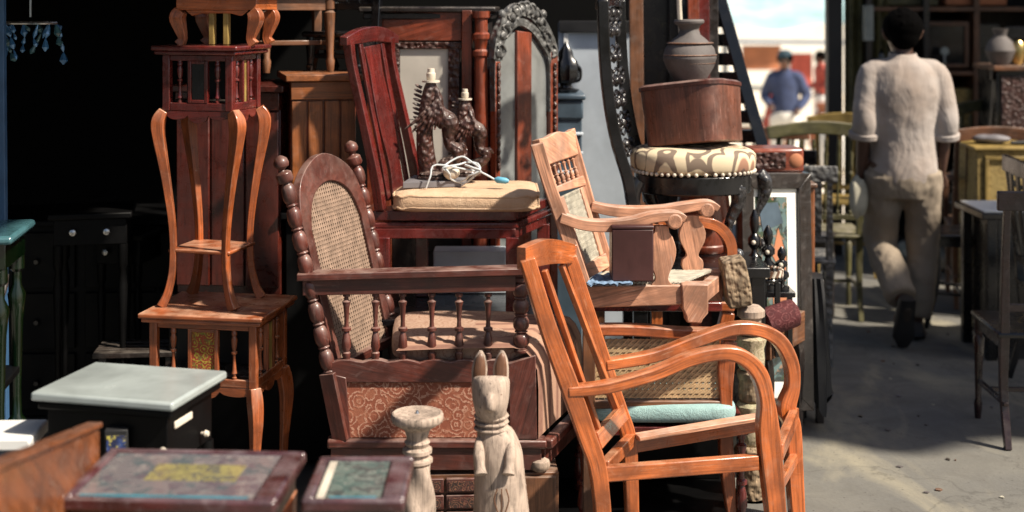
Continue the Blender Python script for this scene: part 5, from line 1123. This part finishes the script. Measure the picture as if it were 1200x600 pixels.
# tray crate with bolster
pc = VP(893, 4.95, 948, 5.25)
F = frame(P(905, 5, 4.95).x, 4.98, 0, 58)
t = thing('open_crate', 'open weathered wooden crate beside the aisle holding a dark red bolster', 'crate', F @ V((.15, .1, 0)))
zc_ = P(0, 423, 4.98).z
for (x0, x1, y0, y1) in ((0, .36, 0, .016), (0, .36, .184, .2), (0, .016, .0165, .1835), (.344, .36, .0165, .1835)): MB(F).box(x0, x1, y0, y1, zc_, zc_+.115).build('side', 'brown_wood', t, bevel=.003)
MB(F).box(.017, .343, .017, .183, zc_, zc_+.012).build('bottom', 'brown_wood', t)
for x in (.02, .34):
    for y in (.03, .17): MB(F).sweep([V((x, y, zc_-.0005)), V((x+.01, y, zc_-.1)), V((x, y, 0))], [.04, .05, .035], (0, 1, 0), smooth=3).build('leg', 'dark_wood', t)
c = P(914, 372, 4.98); ax_ = V((math.cos(.35), .25, math.sin(.35)*.8)).normalized()
tag(MB().lathe(c-ax_*.07, c+ax_*.07, [(0, .3), (.03, .75), (.08, .95), (.2, 1), (.8, 1), (.92, .95), (.97, .75), (1, .3)], .052, 26, fn=lambda q, ph: 1+.03*math.sin(8*ph)).build('bolster', 'red_velvet', bevel=0, loc=c), 'dark red patterned velvet bolster lying in the open crate', 'bolster')
# small stool with rope trimmed top
c = P(902, 333, 4.95); t = thing('rope_stool', 'small dark stool with a cream and brown striped edge left of the bolster', 'stool', (c.x, 5.02, zc_))
n_ = 30
vs = MB(); vs.lathe((c.x, 5.02, c.z), (c.x, 5.02, c.z+.018), [(0, .95), (.5, 1), (1, .9)], .058, 24); vs.build('seat', 'black_lacquer', t, bevel=0)
m = MB(); m2 = MB()
for k in range(26):
    a_ = 2*math.pi*k/26; pp_ = V((c.x+math.cos(a_)*.056, 5.02+math.sin(a_)*.056, c.z+.03)); (m if k % 2 else m2).sweep([pp_-V((math.cos(a_+1.5)*.006, math.sin(a_+1.5)*.006, .012)), pp_, pp_+V((math.cos(a_+1.5)*.006, math.sin(a_+1.5)*.006, .012))], .014, (1, 0, 0), n=8)
m.build('rope_edge', 'bone', t, bevel=0); m2.build('rope_edge', 'brown_wood', t, bevel=0)
for x, y in ((-.035, -.03), (.035, -.03), (0, .04)): MB().beam((c.x+x, 5.02+y, zc_+.013), (c.x+x, 5.02+y, c.z), .02, .02).build('leg', 'black_lacquer', t)
# black figurines with highlights painted on as white dots (elephant and candlesticks) on a black ledge
t = thing('ledge', 'black shelf unit behind the totem holding the lacquered figurines', 'shelf', (P(905, 5, 5.12).x, 5.12, 0))
zl = P(0, 338, 5.12).z
MB().box(P(872, 5, 5.12).x, P(928, 5, 5.12).x, 5.05, 5.16, zl-.02, zl).build('board', 'black_lacquer', t)
for u in (876, 924): MB().beam((P(u, 5, 5.12).x, 5.1, 0), (P(u, 5, 5.12).x, 5.1, zl-.0205), .02, .02).build('leg', 'black_lacquer', t)
FIG = [(0, 1), (.08, 1), (.12, .4), (.22, .45), (.3, 1), (.4, .95), (.46, .4), (.5, .35), (.56, .8), (.64, .8), (.7, .35), (.8, .6), (.9, .55), (1, .15)]
for i, (u, h_, r_) in enumerate(((884, .30, .030), (900, .24, .032), (916, .16, .028))):
    x = P(u, 5, 5.1).x; t = thing('figurine', ['tallest black lacquered figurine below the oval seat', 'middle sized black figurine with painted white glints beside the framed picture', 'shortest black figurine in front of the framed picture'][i], 'figurine', (x, 5.1, zl+.0005), 'black lacquered figurines')
    MB().lathe((x, 5.1, zl+.0005), (x, 5.1, zl+h_), FIG, r_, 18).build('body', 'black_lacquer', t, bevel=0)
    for z in (.34, .6): MB().ball((x-.008, 5.1-r_*.9, zl+h_*z), .009, 10).build('painted_glint', 'bone', t, bevel=0)
# ------------------------------------------------------------------ LL: aisle chairs
simple_chair('windsor_chair', 'olive green spindle backed chair in front of the bright doorway', frame(P(940, 5, 7.9).x, 7.75, 0, 176), 'olive_paint', sw=.50, sd=.40, sh=.46, bh=1.03, slats=6, spind=True, crest='curve', group=None)
simple_chair('chair', 'dark turned chair in the aisle in front of the olive green chair', frame(P(990, 5, 7.3).x-.14, 7.45, 0, 150), 'dark_wood', sw=.28, sd=.34, sh=.47, bh=.93, slats=3)
simple_chair('chair', 'grey worn chair behind the framed picture at the left of the aisle', frame(P(922, 5, 7.0).x, 6.75, 0, 170), 'grey_carved', sw=.34, sd=.32, sh=.5, bh=.93, slats=3)
# ------------------------------------------------------------------ right side furniture
t = thing('sideboard', 'yellow carved cabinet at the right edge with a pale cloth on top', 'cabinet', (P(1185, 5, 7.4).x, 7.5, 0))
F = frame(P(1145, 5, 7.4).x, 7.4, 0, -3); zt = P(0, 172, 7.4).z
MB(F).box(0, .62, 0, .42, .10, zt-.02).build('body', 'yellow_carved', t, bevel=.006); MB(F).box(-.02, .64, -.02, .44, zt-.0195, zt).build('top', 'yellow_wood', t, bevel=.006)
for x in (.02, .56): 
    for y in (.02, .38): MB(F).beam((x+.02, y, 0), (x+.02, y, .0995), .04, .04).build('leg', 'brown_wood', t)
for x0, x1 in ((.04, .29), (.33, .58)):
    m = MB(F); 
    for (a, b, c_, d_) in ((x0, x1, zt-.07, zt-.05), (x0, x1, .18, .20), (x0, x0+.02, .2005, zt-.0705), (x1-.02, x1, .2005, zt-.0705)): m.box(a, b, -.014, -.0005, c_, d_)
    m.build('door_frame', 'yellow_wood', t, bevel=.003)
c = F @ V((.13, .18, zt)); tag(MB().pad(c+V((0, 0, .03)), (.20, .16, .05), .8, .8, wob=.12).build('grey_cloth', 'book_grey', bevel=0, loc=c), 'crumpled grey cloth on the yellow carved cabinet', 'cloth')
c = F @ V((.30, .10, zt+.001)); t2 = thing('hand_drill', 'small black tool lying beside the grey cloth on the yellow cabinet', 'tool', c)
MB().sweep([c+V((-.09, 0, .012)), c+V((.02, 0, .014)), c+V((.16, 0, .02))], [(.02, .02), (.03, .03), (.05, .045)], (0, 1, 0), n=10, smooth=3).build('body', 'black_paint', t2, bevel=0)
t = thing('black_table', 'black table with a white cloth corner on the right of the aisle', 'table', (P(1175, 5, 6.65).x, 6.75, 0))
F = frame(P(1131, 5, 6.75).x, 6.5, 0, 0); zt = P(0, 243, 6.7).z
MB(F).box(.0, .75, 0, .42, zt-.03, zt).build('tabletop', 'black_lacquer', t, bevel=.004); MB(F).box(.08, .75, .02, .40, .06, zt-.0305).build('body', 'black_lacquer', t)
for x in (.03,): 
    for y in (.03, .38): MB(F).beam((x+.02, y, 0), (x+.02, y, zt-.0305), .045, .045).build('leg', 'black_lacquer', t)
MB(F).box(.10, .7, .04, .38, 0, .0595).build('plinth', 'black_paint', t)
t2 = tag(MB(F).box(.01, .20, .01, .36, zt+.0005, zt+.012).build('white_cloth', 'white_cloth', bevel=.004, loc=F @ V((.1, .2, zt))), 'white cloth laid flat on the black table at the right', 'cloth')
c = F @ V((.27, .12, zt+.0005)); t = thing('black_figurine', 'black animal figurine standing on the black table at the right edge', 'figurine', c)
m = MB(); m.sweep([c+V((0, 0, 0)), c+V((.0, 0, .06)), c+V((-.004, 0, .12)), c+V((0, 0, .18)), c+V((.012, 0, .225))], [(.07, .07), (.05, .05), (.075, .06), (.045, .04), (.05, .045)], (0, 1, 0), n=14, smooth=4); m.build('body', 'black_lacquer', t, bevel=0)
MB().sweep([c+V((-.01, 0, .10)), c+V((-.06, 0, .115)), c+V((-.085, 0, .135))], [.026, .022, .03], (0, 1, 0), n=10, smooth=4).build('trunk', 'black_lacquer', t, bevel=0)
for sg in (-1, 1): MB().lathe(c+V((.012+sg*.016, 0, .238)), c+V((.012+sg*.022, 0, .275)), [(0, 1), (1, .1)], .012, 8).build('ear', 'black_lacquer', t, bevel=0)
simple_chair('chair', 'black chair with dark red edges at the right foreground edge of the aisle', frame(2.11, 5.62, 0, 176), 'black_cherry', sw=.44, sd=.40, sh=.44, bh=.97, seatm='black_lacquer', slats=1, rake=.03)
simple_chair('armchair', 'brown armchair with curved back rail right of the walking man', frame(P(1150, 5, 8.1).x, 8.0, 0, 168), 'brown_wood', sw=.5, sd=.42, sh=.46, bh=.98, slats=5, crest='curve', armrest=True)
simple_chair('chair', 'black dining chair close to the black table beside the aisle', frame(P(1132, 5, 7.45).x, 7.25, 0, 80), 'black_lacquer', sw=.34, sd=.26, sh=.5, bh=.80, slats=3)
tag(MB().pad((P(1108, 5, 9.0).x, 9.0, .05), (.5, .7, .1), .4, .4).build('rolled_mat', 'mat_pale', bevel=0, loc=(P(1108, 5, 9.0).x, 9.0, 0)), 'pale padded mat lying on the floor at the far end of the aisle', 'mat')
# background shelving
Y = 9.7
t = thing('shelf_unit', 'dark shelving full of old things at the back right', 'shelf', (P(1110, 5, Y).x, Y, 0))
for v in (8, 82, 150, 215): MB().box(P(1012, 5, Y).x, P(1240, 5, Y).x, Y-.15, Y+.3, P(0, v, Y).z-.03, P(0, v, Y).z).build('shelf_board', 'brown_wood' if v < 100 else 'dark_wood', t)
for u in (1012, 1078, 1136, 1238): MB().box(P(u, 5, Y).x-.02, P(u, 5, Y).x+.02, Y-.16, Y+.3, 0, 1.9).build('upright', 'brown_wood' if u == 1136 else 'dark_wood', t)
MB().box(P(1012, 5, Y).x, P(1240, 5, Y).x, Y+.301, Y+.32, 0, 2.0).build('back_panel', 'shed_wood', t, bevel=0)
def bgbox(name, label, cat, u0, v0_, u1, v1_, mat, dep=.15, bez=None, dy=-.1):
    a, b = P(u0, v0_, Y+dy), P(u1, v1_, Y+dy); t = thing(name, label, cat, ((a.x+b.x)/2, Y+dy+dep/2, b.z))
    MB().box(a.x, b.x, a.y, a.y+dep, b.z, a.z).build('body', mat, t, bevel=.006)
    if bez:
        m = MB(); w_ = .025
        m.box(a.x-.005, b.x+.005, a.y-.02, a.y-.0005, a.z-w_, a.z+.005); m.box(a.x-.005, b.x+.005, a.y-.02, a.y-.0005, b.z, b.z+w_); m.box(a.x-.005, a.x+w_, a.y-.02, a.y-.0005, b.z+w_+.0005, a.z-w_-.0005); m.box(b.x-w_, b.x+.005, a.y-.02, a.y-.0005, b.z+w_+.0005, a.z-w_-.0005); m.build('frame', bez, t)
    return t
bgbox('framed_mirror', 'brown framed dark pane on the top shelf right of the man', 'frame', 1084, 26, 1134, 79, 'screen_dark', .03, 'brown_wood')
c = P(1107, 60, Y-.2); t = thing('heart_ornament', 'small white ornament glinting in front of the framed pane', 'ornament', V((c.x, c.y, P(0, 82, Y).z)))
MB().prism([c+V((math.sin(a_*.45)*.03*(1 if a_ else 1), 0, (math.cos(a_*.45)*.03))) for a_ in range(14)], .012, (0, 1, 0)).build('disc', 'marble', t); MB().beam(c-V((0, 0, .03)), V((c.x, c.y, P(0, 82, Y).z)), .01, .01).build('stem', 'silver', t)
bgbox('white_box', 'narrow pale standing box at the left of the top shelf', 'box', 1014, 6, 1024, 48, 'marble', .08, dy=-.28)
bgbox('yellow_tin', 'yellow patterned tin box on the shelf just right of the man', 'box', 1113, 104, 1140, 148, 'yellow_carved', .12)
bgbox('dark_crate', 'dark crate on the middle shelf at the far right', 'crate', 1146, 96, 1190, 149, 'dark_wood', .2)
bgbox('luggage_trunk', 'black trunk on the top shelf at the far right', 'trunk', 1142, 28, 1172, 80, 'black_lacquer', .2)
bgbox('olive_case', 'olive case lying above the top shelf', 'case', 1030, -16, 1100, 6, 'olive_paint', .25)
bgbox('brown_case', 'brown case lying above the top shelf at the right', 'case', 1108, -10, 1180, 6, 'terracotta', .25)
simple_chair('high_chair', 'tall black backed chair standing before the shelves at the far right', frame(P(1190, 5, 8.9).x, 8.7, 0, 172), 'black_lacquer', sw=.42, sd=.36, sh=.6, bh=1.55, slats=5)
for i, (u, mt, h_) in enumerate(((1150, 'clay', .22), (1164, 'brass', .16), (1028, 'black_lacquer', .2), (1120, 'bone', .14), (1185, 'terracotta', .2), (1052, 'clay', .15))):
    vs_ = 215 if i in (0, 1, 3) else (150 if i in (4,) else 82); x = P(u, 5, Y).x; z = P(0, vs_, Y).z+.0005
    tag(MB().lathe((x, Y-.05, z), (x, Y-.05, z+h_), [(0, .5), (.1, .7), (.4, 1), (.65, .8), (.8, .4), (.92, .45), (1, .55)], .07, 16).build('jar', mt, bevel=0, loc=(x, Y-.05, z)), ['grey clay jar on the lowest visible shelf', 'brass jar on the lowest visible shelf', 'black jar on the top shelf left of the man', 'bone coloured jar on the lowest visible shelf', 'terracotta jar on the middle shelf', 'clay jar on the top shelf behind the man'][i], 'jar', 'jars on the shelving')
for lab, u, Yc, rz, mt, h_, c_ in (('pale yellowish chair behind the man, seen left of his arm', 1000, 8.9, 160, 'yellow_wood', .98, 'curve'), ('olive chair near the shelves, right behind the walking man', 1120, 9.0, 190, 'olive_paint', 1.06, 'curve'), ('dark brown chair far back in the doorway, left of the olive spindle chair', 905, 8.9, 170, 'brown_wood', .92, 'plain'), ('black chair close behind the black table at the right edge', 1195, 7.0, 200, 'black_lacquer', 1.05, 'plain')):
    simple_chair('chair', lab, frame(P(u, 5, Yc).x, Yc, 0, rz), mt, sw=.42, sd=.38, sh=.46, bh=h_, slats=4, spind=(mt != 'black_lacquer'), crest=c_)
simple_chair('chair', 'heavy black chair half cut by the right edge, behind the nearest black chair', frame(P(1222, 5, 5.9).x+.36, 6.0, 0, 85), 'black_lacquer', sw=.42, sd=.38, sh=.46, bh=1.0, slats=3)
simple_chair('chair', 'black chair in the dark gap between the shelves and the tall black cabinet', frame(P(1150, 5, 8.5).x, 8.75, 0, 205), 'dark_wood', sw=.42, sd=.38, sh=.46, bh=1.3, slats=4)
F = frame(P(1163, 5, 8.3).x, 8.2, 0, -4); t = thing('lacquer_cabinet', 'tall black cabinet with brass knobs at the far right edge behind the yellow cabinet', 'cabinet', F @ V((.3, .2, 0)))
MB(F).box(0, .7, .02, .45, .05, 1.30).build('carcass', 'black_lacquer', t); MB(F).box(-.03, .73, -.02, .47, 1.3005, 1.33).build('cornice', 'brown_wood', t, bevel=.005)
for k in (0, 1):
    d_ = MB(F).box(.02+.34*k, .34+.34*k, 0, .0195, .08, 1.27).build('door', 'dark_carved', t, bevel=.006); MB(F).ball((.30+.09*k, -.012, .9), .014, 10).build('knob', 'brass', d_, bevel=0)
for i, (u, Yc, mt, h_, r_) in enumerate(((1172, 8.3, 'clay', .22, .09), (1192, 8.35, 'brass', .2, .06))):
    c = V((P(u, 5, Yc).x, Yc, 1.3305)); tag(MB().lathe(c, c+V((0, 0, h_)), [(0, .5), (.1, .7), (.4, 1), (.65, .8), (.8, .4), (.92, .45), (1, .55)], r_, 20).build('vase', mt, bevel=0, loc=c), ['grey clay vase on top of the tall black cabinet', 'brass vase on top of the tall black cabinet'][i], 'vase')
# scraps on the floor
for i in range(40):
    Yc = random.uniform(4.7, 7.4); u = random.uniform(890, 1180); c = V((P(u, 5, Yc).x, Yc, .0)); s_ = random.uniform(.004, .014)
    pts = [c+V((math.cos(a)*s_*random.uniform(.5, 1.2), math.sin(a)*s_*random.uniform(.5, 1.2), .003)) for a in (0, 1.2, 2.3, 3.6, 5)]
    mt = random.choice(['dark_wood', 'mat_pale', 'brown_wood', 'book_grey', 'clay'])
    LF = tag(MB().prism(pts, .004, (0, 0, 1)).build('wood_chip', mt, bevel=0, loc=c), 'tiny wood chip or scrap lying on the concrete of the aisle', 'chip', 'chips scattered on the aisle floor')
# ------------------------------------------------------------------ people
def hand(mb, w_, d, k=1.0, out=1):      # palm + 5 separate fingers hanging along d; out = +-1 thumb side
    d = V(d).normalized(); f_ = V((0, 1, 0)); s_ = d.cross(f_).normalized()*out
    mb.sweep([w_-d*.03, w_, w_+d*.04*k, w_+d*.085*k], [(.048, .036), (.05, .034), (.036*1.0, .08), (.028, .078)], s_.cross(d), n=12, smooth=3)
    for i, L in enumerate((.068, .078, .072, .055)):
        b = w_+d*.08*k+f_*(.030-.0205*i); mb.sweep([b-d*.01, b+d*L*.45*k+s_*-.006, b+d*L*.8*k-s_*.018, b+d*L*k-s_*.032], [.018, .0165, .015, .011], f_, n=8, smooth=3)
    b = w_+d*.025+f_*.036; mb.sweep([b-f_*.01, b+d*.025+f_*.018, b+d*.055+f_*.022-s_*.006], [.024, .021, .014], s_, n=8, smooth=3)
def person(label, O, yaw, walk=True, cap=False, shirtm='shirt', trm='trousers', detail=True, k=1.0, vox=.009):
    t = thing('person', label, 'person', O); R = Matrix.Translation(O) @ Matrix.Rotation(yaw, 4, 'Z') @ Matrix.Scale(k, 4); M_ = lambda: MB(R)
    if walk:
        hipL, kneeL, ankL = V((-.09, 0, .87)), V((-.085, .10, .47)), V((-.055, -.20, .235))
        hipR, kneeR, ankR = V((.09, 0, .87)), V((.115, .05, .47)), V((.075, .03, .085))
    else:
        hipL, kneeL, ankL = V((-.09, 0, .87)), V((-.10, .02, .46)), V((-.10, 0, .08)); hipR, kneeR, ankR = V((.09, 0, .87)), V((.10, .02, .46)), V((.10, 0, .08))
    shL, elL, wrL = V((-.17, 0, 1.35)), V((-.20, -.03, 1.09)), V((-.205, .03, .85))
    shR, elR, wrR = V((.17, 0, 1.35)), V((.205, -.02, 1.09)), V((.21, .05, .84))
    if not walk: elR, wrR = V((.25, -.03, 1.1)), V((.16, .14, 1.0)); elL, wrL = V((-.25, -.03, 1.1)), V((-.18, .12, .95))
    # one continuous body
    m = M_()
    m.sweep([V((0, 0, .84)), V((0, 0, .93)), V((0, 0, 1.08)), V((0, -.01, 1.25)), V((0, -.01, 1.36)), V((0, 0, 1.41))], [(.28, .19), (.29, .2), (.26, .18), (.32, .2), (.31, .17), (.16, .12)], (1, 0, 0), n=20, smooth=4)
    m.sweep([V((0, 0, 1.38)), V((0, .01, 1.45)), V((0, .02, 1.50))], [(.13, .13), (.105, .115), (.11, .12)], (1, 0, 0), n=16, smooth=3)
    m.pad(V((0, .025, 1.555)), (.148, .186, .225), 1, 1, 22, 16)
    m.sweep([V((0, .06, 1.47)), V((0, .085, 1.475)), V((0, .11, 1.485))], [(.10, .07), (.08, .06), (.04, .04)], (1, 0, 0), n=12, smooth=2)
    m.sweep([V((0, .112, 1.56)), V((0, .132, 1.535)), V((0, .118, 1.52))], [(.018, .02), (.026, .03), (.03, .02)], (1, 0, 0), n=8, smooth=3)
    for s_ in (-1, 1): m.sweep([V((s_*.074, .02, 1.585)), V((s_*.088, .008, 1.57)), V((s_*.082, .012, 1.53)), V((s_*.074, .02, 1.52))], [(.02, .03), (.016, .045), (.016, .035), (.012, .02)], (0, 1, 0), n=8, smooth=3)
    for a, b, c_ in ((shL, elL, wrL), (shR, elR, wrR)): m.sweep([a+V((a.x*-.25, 0, 0)), a, a.lerp(b, .5), b, b.lerp(c_, .35), c_], [.11, .105, .09, .072, .074, .048], (0, 1, 0), n=14, smooth=4)
    hand(m, wrL, (elL-wrL)*-1, 1, -1); hand(m, wrR, (elR-wrR)*-1, 1, 1)
    for a, b, c_ in ((hipL, kneeL, ankL), (hipR, kneeR, ankR)): m.sweep([a+V((0, 0, .04)), a.lerp(b, .35), b, b.lerp(c_, .35), c_], [.17, .155, .105, .105, .065], (1, 0, 0), n=14, smooth=4)
    fl = [(ankL, V((.0, .05, -.125)) if walk else V((0, .13, -.045))), (ankR, V((.04, .12, -.05)))]
    for a, d in fl: m.sweep([a+V((0, -.02, .02)), a+V((0, -.01, -.03))+d*.2, a+d*.7, a+d], [(.065, .07), (.07, .08), (.08, .06), (.07, .035)], (1, 0, 0), n=12, smooth=3)
    melt(m, 'body', 'skin', t, vox*.8, 3)
    for s_ in (-1, 1): M_().ball(V((s_*.032, .108, 1.565)), (.012, .008, .008), 10).build('eye', 'bone', t, bevel=0)
    M_().sweep([V((-.025, .121, 1.495)), V((0, .128, 1.497)), V((.025, .121, 1.495))], (.012, .01), (0, 0, 1), n=8, smooth=3).build('mouth', 'terracotta', t, bevel=0)
    # hair
    m = M_(); m.pad(V((0, .008, 1.583)), (.202, .22, .185), 1, 1, 30, 20, wob=.02); m.pad(V((0, -.028, 1.545)), (.155, .13, .155), 1, 1, 20, 14)
    if walk:
        for i in range(260):
            th, ph = random.uniform(.15, 1.5), random.uniform(0, 6.28); n_ = V((math.sin(th)*math.cos(ph), math.sin(th)*math.sin(ph), math.cos(th))); b = V((n_.x*.09, .008+n_.y*.1, 1.588+n_.z*.085)); m.lathe(b, b+n_*.012+V((random.uniform(-.01, .01),)*3)*.6, [(0, 1), (1, .2)], .010, 5)
    melt(m, 'hair', 'hair', t, .007, 1)
    if cap:
        m = M_(); m.pad(V((0, .012, 1.63)), (.18, .21, .11), 1, 1, 24, 12); m.sweep([V((0, .09, 1.62)), V((0, .17, 1.605))], [(.16, .02), (.12, .012)], (1, 0, 0), n=12, smooth=3); m.build('cap', 'cap_teal', t, bevel=0)
    # shirt with rolled sleeves
    m = M_()
    m.sweep([V((0, -.005, .80)), V((.004, -.008, .87)), V((0, -.005, 1.0)), V((0, -.015, 1.15)), V((0, -.02, 1.27)), V((0, -.012, 1.36)), V((0, -.002, 1.405)), V((0, .004, 1.435))], [(.35, .25), (.34, .245), (.325, .235), (.34, .235), (.365, .235), (.335, .2), (.20, .16), (.145, .14)], (1, 0, 0), n=28, smooth=5)
    for sh, el, wr, s_ in ((shL, elL, wrL, -1), (shR, elR, wrR, 1)):
        q = el.lerp(wr, .22 if walk else .95)
        m.sweep([sh+V((-s_*.09, -.005, .015)), sh+V((-s_*.01, -.005, -.005)), sh.lerp(el, .5)+V((s_*.004, -.01, 0)), el+V((s_*.006, -.01, 0)), q], [.12, .135, .13, .125, .125 if walk else .075], (0, 1, 0), n=16, smooth=4)
    melt(m, 'shirt', shirtm, t, vox, 2, wr=.012 if detail else .01)
    m = M_(); m.sweep([V((math.cos(a*.45)*.066, .004+math.sin(a*.45)*.062, 1.438+.008*math.sin(a*.45))) for a in range(14)], (.012, .034), (1, 0, 0), n=8, closed=True); m.build('collar', shirtm, t, bevel=0)
    if walk:
        for el, wr in ((elL, wrL), (elR, wrR)):
            q = el.lerp(wr, .2); d = (wr-el).normalized(); M_().lathe(q-d*.018, q+d*.018, [(0, .9), (.2, 1), (.8, 1), (1, .9)], .078, 18, fn=lambda a, ph: 1+.04*math.sin(3*ph)).build('rolled_cuff', shirtm, t, bevel=0)
    # trousers
    m = M_()
    m.sweep([V((0, 0, .92)), V((0, 0, .86)), V((0, -.005, .78)), V((0, -.005, .72))], [(.31, .23), (.345, .25), (.355, .25), (.33, .2)], (1, 0, 0), n=24, smooth=4)
    for h_, kn, an, s_ in ((hipL, kneeL, ankL, -1), (hipR, kneeR, ankR, 1)):
        e = an.lerp(kn, .05)
        m.sweep([h_+V((0, 0, -.02)), h_.lerp(kn, .4)+V((s_*.002, -.008, 0)), kn+V((0, -.005, 0)), kn.lerp(an, .5)+V((0, -.01, 0)), an.lerp(kn, .12), e], [(.21, .23), (.19, .20), (.165, .17), (.155, .165), (.15, .155), (.14, .14)], (1, 0, 0), n=20, smooth=4)
    melt(m, 'trousers', trm, t, vox, 2, wr=.02 if detail else .01)
    # shoes
    for a, d in fl:
        dn_ = d.normalized(); n_ = V((1, 0, 0)).cross(dn_).normalized()
        if n_.z < 0: n_ = -n_
        h0 = a-dn_*.05+n_*-.045; m = M_(); m.sweep([h0, h0+dn_*.04, h0+dn_*.12, h0+dn_*.19, h0+dn_*.235, h0+dn_*.255], [(.07, .06), (.084, .095), (.088, .085), (.098, .06), (.085, .045), (.04, .025)], (1, 0, 0), n=16, smooth=4)
        sh_ = m.build('shoe', 'shoe', t, bevel=0)
        m = M_(); s0 = h0-n_*.034; m.sweep([s0-dn_*.01, s0+dn_*.06, s0+dn_*.13, s0+dn_*.2, s0+dn_*.262], [(.07, .02), (.076, .02), (.082, .018), (.1, .018), (.05, .018)], (1, 0, 0), n=8, smooth=4); m.build('sole', 'black_paint', sh_, bevel=0)
    return t
man = person('man walking away in a pale short sleeved shirt and loose brown trousers', V((P(1058, 5, 6.93).x, 6.93, 0)), 0)
c = V((P(1058, 5, 6.93).x-.225, 6.93+.01, .72)); m = MB(); m.pad(c, (.09, .10, .20), .8, .8, 20, 14, wob=.09); tag(m.build('cloth_bag', 'white_cloth' if False else 'mat_pale', bevel=0, loc=c), 'pale crumpled cloth held in the left hand of the walking man', 'cloth')
person('man in a dark navy shirt and teal cap standing outside in the bright yard', V((P(920, 5, 17).x, 17, -.55)), math.radians(160), walk=False, cap=True, shirtm='navy', trm='outside_wall', detail=False, vox=.013)
person('person in a red shirt farther out in the bright yard by the door post', V((P(962, 5, 22).x, 22, -.55)), math.radians(100), walk=False, shirtm='red_cloth', trm='tarp_white', detail=False, k=.9, vox=.016)
